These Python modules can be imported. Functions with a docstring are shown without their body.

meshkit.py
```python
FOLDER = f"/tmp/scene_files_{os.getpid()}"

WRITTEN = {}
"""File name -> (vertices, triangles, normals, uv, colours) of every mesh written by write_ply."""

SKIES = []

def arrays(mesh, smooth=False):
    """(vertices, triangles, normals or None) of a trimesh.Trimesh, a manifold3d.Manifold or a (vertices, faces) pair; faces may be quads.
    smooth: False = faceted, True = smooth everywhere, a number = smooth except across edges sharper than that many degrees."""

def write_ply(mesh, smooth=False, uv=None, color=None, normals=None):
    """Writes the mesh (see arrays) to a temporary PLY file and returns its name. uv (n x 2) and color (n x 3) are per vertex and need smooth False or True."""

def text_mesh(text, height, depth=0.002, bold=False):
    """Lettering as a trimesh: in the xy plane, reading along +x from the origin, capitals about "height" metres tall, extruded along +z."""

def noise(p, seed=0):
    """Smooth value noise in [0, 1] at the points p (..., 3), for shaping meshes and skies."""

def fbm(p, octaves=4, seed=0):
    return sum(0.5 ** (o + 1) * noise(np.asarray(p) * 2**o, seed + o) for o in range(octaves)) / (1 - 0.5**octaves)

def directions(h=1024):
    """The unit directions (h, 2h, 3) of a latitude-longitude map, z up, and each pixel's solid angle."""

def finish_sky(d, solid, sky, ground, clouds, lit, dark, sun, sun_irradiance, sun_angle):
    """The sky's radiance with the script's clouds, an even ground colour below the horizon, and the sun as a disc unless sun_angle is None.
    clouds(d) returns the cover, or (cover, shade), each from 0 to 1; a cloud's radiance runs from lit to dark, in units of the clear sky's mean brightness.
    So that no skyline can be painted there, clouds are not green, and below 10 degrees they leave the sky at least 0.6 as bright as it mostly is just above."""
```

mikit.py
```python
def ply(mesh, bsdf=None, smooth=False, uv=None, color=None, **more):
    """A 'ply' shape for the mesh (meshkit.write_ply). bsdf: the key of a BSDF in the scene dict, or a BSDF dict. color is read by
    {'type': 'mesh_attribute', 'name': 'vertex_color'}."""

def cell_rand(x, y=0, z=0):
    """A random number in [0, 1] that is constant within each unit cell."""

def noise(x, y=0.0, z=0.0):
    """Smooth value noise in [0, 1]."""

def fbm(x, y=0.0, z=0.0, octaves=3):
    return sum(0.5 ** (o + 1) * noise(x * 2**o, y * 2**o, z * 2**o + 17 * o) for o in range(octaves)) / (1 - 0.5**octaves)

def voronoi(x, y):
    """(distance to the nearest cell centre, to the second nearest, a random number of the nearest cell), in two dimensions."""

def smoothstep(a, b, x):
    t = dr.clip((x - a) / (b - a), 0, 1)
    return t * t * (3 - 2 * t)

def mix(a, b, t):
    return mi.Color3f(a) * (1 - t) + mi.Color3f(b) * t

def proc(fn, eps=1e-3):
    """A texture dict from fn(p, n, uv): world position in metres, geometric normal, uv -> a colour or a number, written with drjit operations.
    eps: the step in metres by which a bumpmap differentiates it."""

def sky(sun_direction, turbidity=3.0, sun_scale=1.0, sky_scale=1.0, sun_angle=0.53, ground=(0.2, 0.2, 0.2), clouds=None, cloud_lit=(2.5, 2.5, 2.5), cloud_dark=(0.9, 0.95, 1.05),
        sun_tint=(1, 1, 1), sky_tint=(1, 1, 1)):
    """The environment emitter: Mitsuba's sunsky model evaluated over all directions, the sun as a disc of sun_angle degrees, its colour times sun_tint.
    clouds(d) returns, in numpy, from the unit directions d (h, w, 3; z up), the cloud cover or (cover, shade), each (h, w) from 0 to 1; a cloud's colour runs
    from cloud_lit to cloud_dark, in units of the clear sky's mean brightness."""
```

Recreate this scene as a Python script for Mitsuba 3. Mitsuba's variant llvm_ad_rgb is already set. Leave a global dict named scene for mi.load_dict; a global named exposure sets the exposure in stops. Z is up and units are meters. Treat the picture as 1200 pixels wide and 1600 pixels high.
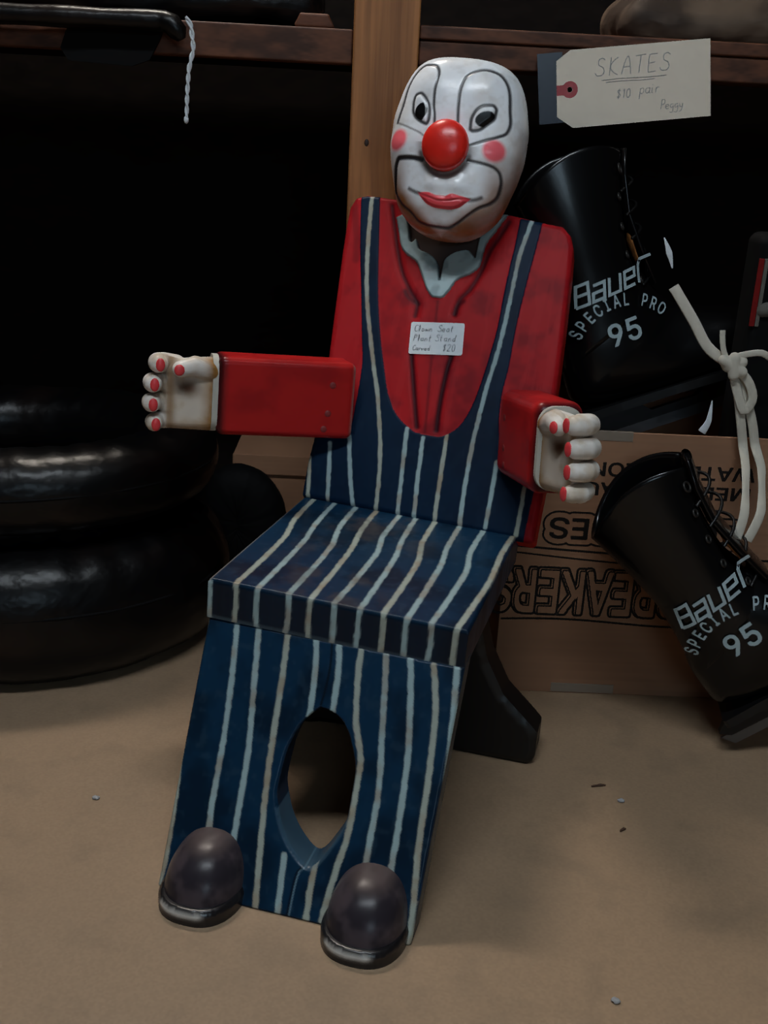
import math
import numpy as np
import trimesh
import manifold3d as m3
import shapely
import shapely.geometry as sg
from scipy.spatial import Delaunay, cKDTree
from scipy.interpolate import PchipInterpolator, LinearNDInterpolator
import drjit as dr
import mitsuba as mi
import mikit
import meshkit

T = mi.ScalarTransform4f
rng = np.random.default_rng(7)
scene, labels = {}, {}

# ------------------------------------------------------------------ camera, light, exposure
exposure = 1.98
cam_pos = np.array([0.3004, -0.9595, 0.7335])
cam_fwd = np.array([-0.2402, 0.9126, -0.3310])
cam_up = np.array([-0.1349, 0.3063, 0.9423])
scene['camera'] = {'type': 'perspective', 'fov': 2 * math.degrees(math.atan(600 / 1681.15)), 'fov_axis': 'x', 'near_clip': 0.02, 'far_clip': 50.0,
                   'to_world': T().look_at(origin=cam_pos.tolist(), target=(cam_pos + cam_fwd).tolist(), up=cam_up.tolist())}
# the shop's lights: (room x, room y, length, width, radiance); built as ceiling fixtures further down
CEILING = 2.35
LAMPS = [(-0.45, 1.0, 0.5, 0.16, (19.5, 17.6, 15.4)), (-0.10, -0.86, 1.2, 0.16, (8.0, 8.85, 9.5))]
WINDOW_LIGHT = (0.8, 1.08, 1.3)


# ------------------------------------------------------------------ helpers
def lin(c):
    c = np.asarray(c, float) / 255
    return np.where(c <= 0.04045, c / 12.92, ((c + 0.055) / 1.055) ** 2.4)


def rgb(c):
    return {'type': 'rgb', 'value': [float(x) for x in lin(c)]}


def material(name, color=None, rough=0.5, spec=0.5, **more):
    base = {'type': 'mesh_attribute', 'name': 'vertex_color'} if color is None else color if isinstance(color, dict) else rgb(color)
    scene[name] = {'type': 'twosided', 'bsdf': {'type': 'principled', 'base_color': base, 'roughness': rough, 'specular': spec, **more}}
    return name


def part(key, mesh, bsdf, smooth=False, color=None, label=None, **props):
    """Adds one mesh under its key; a key that is taken gets the next number."""
    if key in scene:
        k = 1
        while f'{key}_{k:03d}' in scene:
            k += 1
        key = f'{key}_{k:03d}'
    scene[key] = mikit.ply(mesh, bsdf, smooth=smooth, color=color)
    if label or props:
        labels[key] = {**({'label': label} if label else {}), **props}
    return key


def thing(key, label, category, **more):
    labels[key] = {'label': label, 'category': category, **more}
    return key


def sstep(a, b, x):
    t = np.clip((x - a) / (b - a), 0, 1)
    return t * t * (3 - 2 * t)


def tm(man):
    m = man.to_mesh()
    return trimesh.Trimesh(m.vert_properties[:, :3], m.tri_verts, process=False)


def man(mesh):
    return m3.Manifold(m3.Mesh(np.asarray(mesh.vertices, np.float32), np.asarray(mesh.faces, np.uint32)))


def blob(spheres, seg=24):
    """The convex hull of spheres [(centre, radius), ...]."""
    pts = []
    unit = trimesh.creation.icosphere(subdivisions=2 if seg < 30 else 3).vertices
    for c, r in spheres:
        pts.append(np.asarray(c) + unit * (np.asarray(r)))
    return m3.Manifold.hull_points(np.vstack(pts).astype(np.float32))


def rbox(lo, hi, r):
    lo, hi = np.asarray(lo, float), np.asarray(hi, float)
    return blob([(np.where(np.array(s), hi - r, lo + r), r) for s in np.ndindex(2, 2, 2)])


def resample(path, step, closed=False):
    p = np.asarray(path, float)
    if closed:
        p = np.vstack([p, p[:1]])
    d = np.r_[0, np.cumsum(np.linalg.norm(np.diff(p, axis=0), axis=1))]
    n = max(int(round(d[-1] / step)), 3)
    s = np.linspace(0, d[-1], n + 1)
    out = np.stack([np.interp(s, d, p[:, k]) for k in range(p.shape[1])], 1)
    return out[:-1] if closed else out


def curve(path, step=0.004):
    """A smooth curve through the points."""
    p = np.asarray(path, float)
    d = np.r_[0, np.cumsum(np.linalg.norm(np.diff(p, axis=0), axis=1))]
    s = np.linspace(0, d[-1], max(int(d[-1] / step), 4) + 1)
    return PchipInterpolator(d, p)(s) if len(p) > 2 else np.stack([np.interp(s, d, p[:, k]) for k in range(p.shape[1])], 1)


def tube(path, r, n=8, flat=1.0, up=None, cap=True):
    """A tube along the path; r a number or one per point; flat squeezes it along its second axis."""
    p = np.asarray(path, float)
    r = np.broadcast_to(np.asarray(r, float), len(p))
    t = np.gradient(p, axis=0)
    t /= np.linalg.norm(t, axis=1, keepdims=True) + 1e-12
    u = np.asarray(up if up is not None else ([0, 0, 1] if abs(t[0][2]) < 0.9 else [1, 0, 0]), float)
    rings = []
    ang = np.arange(n) * 2 * np.pi / n
    for k in range(len(p)):
        if up is not None:
            u = np.asarray(up, float)
        u = u - t[k] * (u @ t[k])
        u /= np.linalg.norm(u) + 1e-12
        v = np.cross(t[k], u)
        rings.append(p[k] + r[k] * (np.cos(ang)[:, None] * v + flat * np.sin(ang)[:, None] * u))
    V = np.vstack(rings)
    F = []
    for k in range(len(p) - 1):
        for i in range(n):
            a, b = k * n + i, k * n + (i + 1) % n
            F += [[a, b, b + n], [a, b + n, a + n]]
    if cap:
        V = np.vstack([V, p[:1], p[-1:]])
        c0, c1 = len(V) - 2, len(V) - 1
        for i in range(n):
            F += [[c0, (i + 1) % n, i], [c1, (len(p) - 1) * n + i, (len(p) - 1) * n + (i + 1) % n]]
    return trimesh.Trimesh(V, np.array(F), process=False)


def board(poly, thick, step, r, row=0.004):
    """A board: outline poly (shapely, may have holes) in (x, v), thickness along n from 0 (back) to thick (front), its front edge rounded by r.
    Returns vertices (x, v, n), faces, and the number of vertices of the painted front and sides, which come first."""
    rings = [resample(np.asarray(q.coords)[:-1], step, True) for q in [sg.polygon.orient(poly).exterior, *sg.polygon.orient(poly).interiors]]
    x0, y0, x1, y1 = poly.bounds
    gx, gy = np.meshgrid(np.arange(x0, x1, step), np.arange(y0, y1, step * 0.866))
    gx = gx + (np.arange(len(gx)) % 2)[:, None] * step / 2
    g = np.stack([gx.ravel(), gy.ravel()], 1)
    inner = poly.buffer(-0.55 * step)
    g = g[shapely.contains_xy(inner, g[:, 0], g[:, 1])]
    pts = np.vstack([*rings, g])
    tri = Delaunay(pts).simplices
    c = pts[tri].mean(1)
    solid = sg.Polygon(rings[0], rings[1:])
    tri = tri[shapely.contains_xy(solid, c[:, 0], c[:, 1])]
    a, b, d = pts[tri[:, 0]], pts[tri[:, 1]], pts[tri[:, 2]]
    area = (b[:, 0] - a[:, 0]) * (d[:, 1] - a[:, 1]) - (b[:, 1] - a[:, 1]) * (d[:, 0] - a[:, 0])
    tri = tri[np.abs(area) > 1e-12]
    area = area[np.abs(area) > 1e-12]
    tri[area < 0] = tri[area < 0][:, ::-1]
    dist = cKDTree(np.vstack(rings)).query(pts)[0]
    e = np.clip(r - dist, 0, r)
    n = thick - (r - np.sqrt(np.maximum(r * r - e * e, 0)))
    V, F = [np.c_[pts, n]], [tri]
    count, start = len(pts), 0
    levels = np.linspace(thick - r, 0, max(int((thick - r) / row), 1) + 1)[1:]
    for q in rings:
        m = len(q)
        prev = start + np.arange(m)
        for z in levels:
            cur = count + np.arange(m)
            V.append(np.c_[q, np.full(m, z)])
            nx = np.roll(np.arange(m), -1)
            F += [np.c_[prev, cur, prev[nx]], np.c_[prev[nx], cur, cur[nx]]]
            prev, count = cur, count + m
        start += m
    front = count
    bp = np.vstack(rings)
    bt = Delaunay(bp).simplices
    c = bp[bt].mean(1)
    bt = bt[shapely.contains_xy(solid, c[:, 0], c[:, 1])]
    a, b, d = bp[bt[:, 0]], bp[bt[:, 1]], bp[bt[:, 2]]
    area = (b[:, 0] - a[:, 0]) * (d[:, 1] - a[:, 1]) - (b[:, 1] - a[:, 1]) * (d[:, 0] - a[:, 0])
    bt[area > 0] = bt[area > 0][:, ::-1]
    V.append(np.c_[bp, np.zeros(len(bp))])
    F.append(bt + count)
    return np.vstack(V), np.vstack(F), front


def near(pts, path, step=0.0004):
    """Distance of the points from a drawn line."""
    return cKDTree(resample(path, step)).query(pts)[0]


def inside(pts, poly):
    p = sg.Polygon(poly).buffer(0)
    return shapely.contains_xy(p, pts[:, 0], pts[:, 1])


def signed(pts, poly):
    """Signed distance from an outline, negative inside."""
    d = cKDTree(resample(np.asarray(poly), 0.0004, True)).query(pts)[0]
    return np.where(inside(pts, poly), -d, d)


def lay(C, mask, color):
    """Paint: colour over C by the mask."""
    mask = np.clip(mask, 0, 1)[:, None]
    return C * (1 - mask) + np.asarray(lin(color)) * mask


def stroke(C, pts, path, width, color, soft=0.0007, strength=1.0, rough=0.0):
    d = near(pts, path)
    if rough:
        d = d + (meshkit.noise(np.c_[pts[:, :2] * 160, np.zeros(len(pts))], 5) - 0.5) * rough
    return lay(C, strength * (1 - sstep(width / 2 - soft, width / 2 + soft, d)), color)


def submesh(V, F, keep, C=None):
    """The faces in keep as their own mesh."""
    f = F[keep]
    u, inv = np.unique(f, return_inverse=True)
    return trimesh.Trimesh(V[u], inv.reshape(-1, 3), process=False), None if C is None else C[u]


def text_poly(text, height, bold=False):
    """Lettering as a shapely shape in (x, y)."""
    m = meshkit.text_mesh(text, height, 0.001, bold)
    top = m.faces[(m.vertices[m.faces][:, :, 2] > 0.0009).all(1)]
    return shapely.union_all([sg.Polygon(m.vertices[t][:, :2]) for t in top]).buffer(1e-6)


def extrude(shape, depth):
    gs = [g for g in getattr(shape, 'geoms', [shape]) if g.area > 1e-9]
    return trimesh.util.concatenate([trimesh.creation.extrude_polygon(g, depth, engine='earcut') for g in gs])


def frame(mesh, o, ax, ay, az):
    """The mesh with its x, y, z along ax, ay, az from o."""
    V = np.asarray(mesh.vertices)
    out = np.asarray(o) + V[:, :1] * np.asarray(ax) + V[:, 1:2] * np.asarray(ay) + V[:, 2:] * np.asarray(az)
    F = np.asarray(mesh.faces)
    if np.dot(np.cross(ax, ay), az) < 0:
        F = F[:, ::-1]
    return trimesh.Trimesh(out, F, process=False)


def smoothed(manifold, length, rounds=12):
    m = tm(manifold.refine_to_length(length))
    m.merge_vertices()
    trimesh.smoothing.filter_taubin(m, iterations=rounds)
    return m


# ------------------------------------------------------------------ the frames things are built in
TH = 0.2839                                                     # the shop's walls against the clown's seat
RX, RY, Z3 = np.array([math.cos(TH), math.sin(TH), 0]), np.array([-math.sin(TH), math.cos(TH), 0]), np.array([0, 0, 1.0])


def room(x, y, z):
    return RX * x + RY * y + Z3 * z


def in_room(mesh, o=(0, 0, 0)):
    return frame(mesh, room(*o), RX, RY, Z3)


RHO = -0.0407                                                   # the seat leans a little to its left hand
EX, EY, EZ = np.array([math.cos(RHO), 0, math.sin(RHO)]), np.array([0, 1.0, 0]), np.array([-math.sin(RHO), 0, math.cos(RHO)])
SEAT_D, SEAT_H, SEAT_T, LEG_F = 0.2872, 0.2792, 0.0448, 0.1393
S0 = EZ * SEAT_H
T0 = S0 + EY * SEAT_D                                           # torso board: origin, up, outward
TV = np.array(EY * 0.1909 + EZ * 0.3598) / math.hypot(0.1909, 0.3598)
TN = np.cross(EX, TV)
L0 = np.array([0, -LEG_F, 0.0])                                 # trouser board
LV = np.array([0, LEG_F, SEAT_H - SEAT_T]) / math.hypot(LEG_F, SEAT_H - SEAT_T)
LN = np.cross([1.0, 0, 0], LV)
HC = np.array([0.0020, 0.4500, 0.7130])                         # head
LEAN = math.radians(12)
HX = EX
HN = np.array([0.0, -math.cos(LEAN), math.sin(LEAN)])
HN = HN - HX * (HN @ HX)
HN /= np.linalg.norm(HN)
HU = np.cross(HX, HN) * -1
HEAD_H, HEAD_W, HEAD_D, HEAD_B = 0.216, 0.0850, 0.074, 0.045


def head_grid(na=420, nz=360):
    """The carved head in its own frame: x to its left hand (the viewer's right), y outward from the face, z up."""
    s_tab = [0, .028, .097, .167, .27, .41, .514, .618, .757, .896, .965, .993, 1]
    w_tab = [0, .39, .63, .766, .86, .96, 1, 1, .94, .815, .66, .43, 0]
    psi_tab = np.arccos(1 - 2 * np.array(s_tab))
    psi = np.linspace(0, np.pi, nz)
    ratio = np.clip(PchipInterpolator(psi_tab, w_tab)(psi), 0, 1)
    z = (-np.cos(psi)) * HEAD_H / 2
    t = np.linspace(0, 1, na, endpoint=False)
    phi = -np.pi / 2 + 2 * np.pi * t
    phi = phi - 0.42 * np.sin(2 * np.pi * t)                    # closer spacing over the face
    e = 2 / 2.6
    ct, st = np.cos(phi), np.sin(phi)
    cx, sy = np.sign(ct) * np.abs(ct) ** e, np.sign(st) * np.abs(st) ** e
    X = HEAD_W * ratio[:, None] * cx
    Y = np.where(sy < 0, HEAD_D * ratio[:, None] ** 0.7 * -sy, -HEAD_B * ratio[:, None] ** 0.8 * sy)
    V = np.stack([X, Y, np.broadcast_to(z[:, None], X.shape)], -1)
    i, j = np.meshgrid(np.arange(nz - 1), np.arange(na), indexing='ij')
    a, b = i * na + j, i * na + (j + 1) % na
    F = np.concatenate([np.stack([a, b, b + na], -1).reshape(-1, 3), np.stack([a, b + na, a + na], -1).reshape(-1, 3)])
    return V.reshape(-1, 3), F


def head_world(V):
    return HC + V[:, :1] * HX + V[:, 1:2] * HN + V[:, 2:] * HU

# ------------------------------------------------------------------ the drawn lines of the clown, in metres on its own boards
DRAW = {
    'head_brow_left': [(-0.0711, 0.0505, 0.0217), (-0.0695, 0.0522, 0.0290), (-0.0667, 0.0528, 0.0421), (-0.0644, 0.0496, 0.0603), (-0.0543, 0.0491, 0.0838), (-0.0433, 0.0525, 0.0916), (-0.0302, 0.0593, 0.0898), (-0.0237, 0.0649, 0.0786), (-0.0251, 0.0687, 0.0606), (-0.0241, 0.0715, 0.0431), (-0.0202, 0.0733, 0.0261), (-0.0198, 0.0734, 0.0208)],
    'head_brow_left_low': [(-0.0704, 0.0514, 0.0211), (-0.0515, 0.0655, 0.0145), (-0.0356, 0.0709, 0.0083), (-0.0303, 0.0720, 0.0053)],
    'head_brow_right': [(0.0094, 0.0739, 0.0243), (0.0077, 0.0733, 0.0370), (0.0060, 0.0704, 0.0585), (0.0092, 0.0667, 0.0765), (0.0184, 0.0635, 0.0850), (0.0324, 0.0587, 0.0895), (0.0452, 0.0538, 0.0877), (0.0560, 0.0500, 0.0795), (0.0624, 0.0495, 0.0665), (0.0665, 0.0515, 0.0474), (0.0697, 0.0519, 0.0306), (0.0673, 0.0546, 0.0203), (0.0583, 0.0617, 0.0136), (0.0448, 0.0682, 0.0073), (0.0270, 0.0724, -0.0016)],
    'head_eye_left': [(-0.0503, 0.0656, 0.0339), (-0.0513, 0.0634, 0.0450), (-0.0488, 0.0629, 0.0534), (-0.0429, 0.0651, 0.0553), (-0.0351, 0.0686, 0.0493), (-0.0292, 0.0713, 0.0385), (-0.0275, 0.0725, 0.0257), (-0.0298, 0.0721, 0.0196), (-0.0392, 0.0700, 0.0231), (-0.0467, 0.0675, 0.0284)],
    'head_eye_right': [(0.0256, 0.0727, 0.0176), (0.0250, 0.0728, 0.0281), (0.0281, 0.0714, 0.0392), (0.0364, 0.0686, 0.0469), (0.0466, 0.0649, 0.0486), (0.0521, 0.0633, 0.0432), (0.0519, 0.0646, 0.0355), (0.0451, 0.0682, 0.0267), (0.0348, 0.0711, 0.0178), (0.0286, 0.0723, 0.0163)],
    'head_pupil_left': [(-0.0490, 0.0662, 0.0338), (-0.0465, 0.0664, 0.0404), (-0.0388, 0.0688, 0.0413), (-0.0331, 0.0711, 0.0340), (-0.0305, 0.0720, 0.0223), (-0.0357, 0.0709, 0.0238), (-0.0424, 0.0690, 0.0277)],
    'head_pupil_right': [(0.0320, 0.0717, 0.0191), (0.0316, 0.0717, 0.0272), (0.0365, 0.0703, 0.0339), (0.0442, 0.0675, 0.0384), (0.0500, 0.0653, 0.0373), (0.0499, 0.0660, 0.0315), (0.0422, 0.0691, 0.0248)],
    'head_cheek_left': [(-0.0647, 0.0569, 0.0002)],
    'head_cheek_right': [(0.0556, 0.0630, -0.0028)],
    'head_nose': [(-0.0012, 0.0735, -0.0061)],
    'head_mouth_line': [(-0.0289, 0.0696, -0.0225), (-0.0463, 0.0649, -0.0204), (-0.0602, 0.0567, -0.0211), (-0.0655, 0.0478, -0.0329), (-0.0648, 0.0367, -0.0551), (-0.0528, 0.0433, -0.0728), (-0.0385, 0.0482, -0.0821), (-0.0258, 0.0454, -0.0925), (-0.0112, 0.0463, -0.0954), (0.0097, 0.0466, -0.0953), (0.0209, 0.0493, -0.0901), (0.0336, 0.0529, -0.0794), (0.0455, 0.0520, -0.0693), (0.0586, 0.0433, -0.0610), (0.0653, 0.0386, -0.0508), (0.0677, 0.0432, -0.0362), (0.0654, 0.0501, -0.0270), (0.0568, 0.0591, -0.0210), (0.0443, 0.0659, -0.0193), (0.0282, 0.0702, -0.0186)],
    'head_lips': [(-0.0275, 0.0622, -0.0602), (-0.0131, 0.0647, -0.0577), (-0.0037, 0.0645, -0.0599), (0.0054, 0.0645, -0.0598), (0.0140, 0.0649, -0.0564), (0.0230, 0.0636, -0.0578), (0.0347, 0.0600, -0.0610), (0.0304, 0.0600, -0.0657), (0.0223, 0.0599, -0.0720), (0.0114, 0.0600, -0.0749), (-0.0022, 0.0604, -0.0747), (-0.0140, 0.0610, -0.0717), (-0.0216, 0.0618, -0.0661)],
    'head_lip_part': [(-0.0275, 0.0622, -0.0602), (-0.0126, 0.0636, -0.0628), (-0.0008, 0.0633, -0.0653), (0.0104, 0.0634, -0.0643), (0.0235, 0.0627, -0.0615), (0.0347, 0.0600, -0.0610)],
    'head_corner_left': [(-0.0411, 0.0587, -0.0562), (-0.0346, 0.0607, -0.0585), (-0.0258, 0.0624, -0.0608)],
    'head_corner_right': [(0.0333, 0.0602, -0.0622), (0.0405, 0.0578, -0.0606), (0.0474, 0.0550, -0.0573)],
    'torso': [(-0.1471, -0.0185), (-0.1516, 0.0011), (-0.1537, 0.0489), (-0.1514, 0.1012), (-0.1509, 0.1538), (-0.1577, 0.1925), (-0.1636, 0.2585), (-0.1706, 0.3390), (-0.1733, 0.3798), (-0.1735, 0.4009), (-0.1676, 0.4155), (-0.1517, 0.4210), (-0.0934, 0.4194), (-0.0402, 0.4164), (0.0117, 0.4153), (0.0456, 0.4157), (0.0886, 0.4102), (0.1139, 0.4080), (0.1258, 0.3971), (0.1320, 0.3813), (0.1351, 0.3513), (0.1403, 0.2831), (0.1446, 0.2158), (0.1460, 0.1824), (0.1503, 0.1331), (0.1539, 0.0842), (0.1536, 0.0473), (0.1535, 0.0140), (0.1540, -0.0053)],
    'bib_inner': [(-0.1346, 0.4199), (-0.1271, 0.3808), (-0.1180, 0.3343), (-0.1088, 0.2883), (-0.0972, 0.2432), (-0.0801, 0.1903), (-0.0633, 0.1473), (-0.0523, 0.1309), (-0.0376, 0.1182), (-0.0162, 0.1083), (0.0075, 0.1077), (0.0261, 0.1172), (0.0375, 0.1333), (0.0447, 0.1552), (0.0495, 0.1827), (0.0542, 0.2254), (0.0566, 0.2649), (0.0563, 0.3044), (0.0565, 0.3411), (0.0578, 0.3720), (0.0578, 0.4107)],
    'bib_outer_left': [(-0.1600, 0.4170), (-0.1463, 0.3466), (-0.1316, 0.2853), (-0.1175, 0.2249), (-0.1088, 0.1861), (-0.1064, 0.1497), (-0.1056, 0.1043), (-0.1537, 0.0489), (-0.1507, -0.0106), (-0.1466, -0.0286)],
    'bib_outer_right': [(0.0873, 0.4096), (0.0856, 0.3724), (0.0833, 0.3384), (0.0818, 0.3078), (0.0807, 0.2834), (0.0804, 0.2472), (0.0810, 0.2144), (0.0793, 0.1784), (0.0813, 0.1462), (0.0863, 0.1206), (0.1048, 0.1090), (0.1314, 0.0969), (0.1414, 0.0780), (0.1420, 0.0330), (0.1394, -0.0080)],
    'stripe_T0': [(-0.1519, 0.0535), (-0.1484, 0.0383), (-0.1423, 0.0001)],
    'stripe_T1': [(-0.1283, 0.0764), (-0.1221, 0.0428), (-0.1151, 0.0002)],
    'stripe_T2': [(-0.1047, 0.0898), (-0.0947, 0.0474), (-0.0792, -0.0034)],
    'stripe_T3': [(-0.1450, 0.4216), (-0.1356, 0.3479), (-0.1238, 0.2863), (-0.1062, 0.2265), (-0.0934, 0.1884), (-0.0810, 0.1536), (-0.0630, 0.0842), (-0.0664, 0.0960), (-0.0564, 0.0539), (-0.0504, -0.0001)],
    'stripe_T4': [(-0.0321, 0.1116), (-0.0272, 0.0589), (-0.0212, -0.0001)],
    'stripe_T5': [(-0.0092, 0.1035), (-0.0062, 0.0625), (0.0002, 0.0007)],
    'stripe_T6': [(0.0206, 0.1115), (0.0235, 0.0522), (0.0269, 0.0015)],
    'stripe_T7': [(0.0740, 0.4136), (0.0699, 0.3859), (0.0665, 0.3577), (0.0659, 0.3331), (0.0657, 0.3087), (0.0638, 0.2358), (0.0582, 0.1752), (0.0550, 0.1037), (0.0572, 0.0732), (0.0594, 0.0022)],
    'stripe_T8': [(0.0900, 0.0873), (0.0907, 0.0486), (0.0912, 0.0035)],
    'stripe_T9': [(0.1297, 0.0629), (0.1305, 0.0345), (0.1303, 0.0016)],
    'collar_outer': [(-0.1063, 0.3928), (-0.0981, 0.3716), (-0.0912, 0.3534), (-0.0821, 0.3436), (-0.0664, 0.3346), (-0.0552, 0.3173), (-0.0443, 0.2985), (-0.0333, 0.2892), (-0.0239, 0.2898), (-0.0155, 0.3002), (-0.0081, 0.3157), (0.0101, 0.3289), (0.0183, 0.3399), (0.0201, 0.3658), (0.0307, 0.3904), (0.0422, 0.4151)],
    'collar_inner': [(-0.0928, 0.3944), (-0.0852, 0.3731), (-0.0783, 0.3550), (-0.0733, 0.3604), (-0.0660, 0.3472), (-0.0496, 0.3414), (-0.0385, 0.3319), (-0.0306, 0.3081), (-0.0309, 0.3329), (-0.0178, 0.3486), (-0.0023, 0.3536), (0.0095, 0.3437), (0.0096, 0.3691), (0.0153, 0.3854), (0.0271, 0.4086)],
    'fold_F0': [(-0.1151, 0.4077), (-0.1046, 0.3771), (-0.0963, 0.3528), (-0.0811, 0.3170), (-0.0656, 0.2941), (-0.0526, 0.2757), (-0.0527, 0.2618)],
    'fold_F1': [(0.0442, 0.4044), (0.0353, 0.3816), (0.0273, 0.3620), (0.0211, 0.3334), (0.0114, 0.3075), (0.0002, 0.2891), (-0.0023, 0.2719)],
    'fold_F2': [(-0.0274, 0.2854), (-0.0223, 0.2385), (-0.0204, 0.2144), (-0.0144, 0.1639), (-0.0085, 0.1110)],
    'fold_F3': [(-0.0471, 0.2105), (-0.0389, 0.1813), (-0.0323, 0.1582), (-0.0203, 0.1166)],
    'fold_F4': [(0.0056, 0.2182), (0.0032, 0.1937), (0.0028, 0.1666), (0.0058, 0.1163)],
    'fold_F5': [(-0.1698, 0.4111), (-0.1592, 0.3769), (-0.1508, 0.3460), (-0.1483, 0.3273)],
    'fold_F6': [(-0.0730, 0.2931), (-0.0616, 0.2823), (-0.0518, 0.2789)],
    'fold_F7': [(0.0060, 0.2899), (0.0003, 0.2815), (-0.0005, 0.2706)],
    'sticker': [(-0.0601, 0.2524), (0.0104, 0.2597), (0.0189, 0.2176), (-0.0511, 0.2099)],
    'hole': [(0.0002, 0.2056), (0.0196, 0.2004), (0.0371, 0.1795), (0.0484, 0.1441), (0.0488, 0.1072), (0.0363, 0.0715), (0.0192, 0.0498), (-0.0017, 0.0637), (-0.0201, 0.0902), (-0.0288, 0.1190), (-0.0272, 0.1502), (-0.0174, 0.1833)],
    'stripe_L0': [(-0.1430, 0.2766), (-0.1428, 0.2325), (-0.1422, 0.1712), (-0.1338, 0.0813), (-0.1312, 0.0234), (-0.1327, 0.0011)],
    'stripe_L1': [(-0.1074, 0.2805), (-0.0998, 0.2146), (-0.0948, 0.1445), (-0.0933, 0.0893), (-0.0891, 0.0525)],
    'stripe_L2': [(-0.0827, 0.2826), (-0.0750, 0.2189), (-0.0653, 0.1327), (-0.0641, 0.0916), (-0.0629, 0.0545)],
    'stripe_L3': [(-0.0498, 0.2789), (-0.0461, 0.2310), (-0.0433, 0.1681), (-0.0394, 0.1135), (-0.0339, 0.0604), (-0.0266, 0.0015)],
    'stripe_L4': [(-0.0187, 0.2768), (-0.0118, 0.2369), (-0.0097, 0.1962)],
    'stripe_L5': [(0.0068, 0.2738), (0.0129, 0.2341), (0.0137, 0.2021)],
    'stripe_L6': [(0.0316, 0.2755), (0.0389, 0.2039), (0.0527, 0.1551), (0.0531, 0.0981), (0.0461, 0.0439), (0.0420, 0.0041)],
    'stripe_L7': [(0.0579, 0.2753), (0.0679, 0.1988), (0.0760, 0.1226), (0.0760, 0.0764), (0.0752, 0.0533)],
    'stripe_L8': [(0.0836, 0.2726), (0.0913, 0.2305), (0.1000, 0.1540), (0.1017, 0.0882), (0.1014, 0.0524)],
    'stripe_L9': [(0.1086, 0.2681), (0.1189, 0.2183), (0.1231, 0.1518), (0.1244, 0.0961), (0.1298, 0.0328), (0.1308, 0.0045)],
    'stripe_L10': [(0.1324, 0.2694), (0.1375, 0.2115), (0.1415, 0.1356), (0.1416, 0.0673), (0.1429, 0.0072)],
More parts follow.
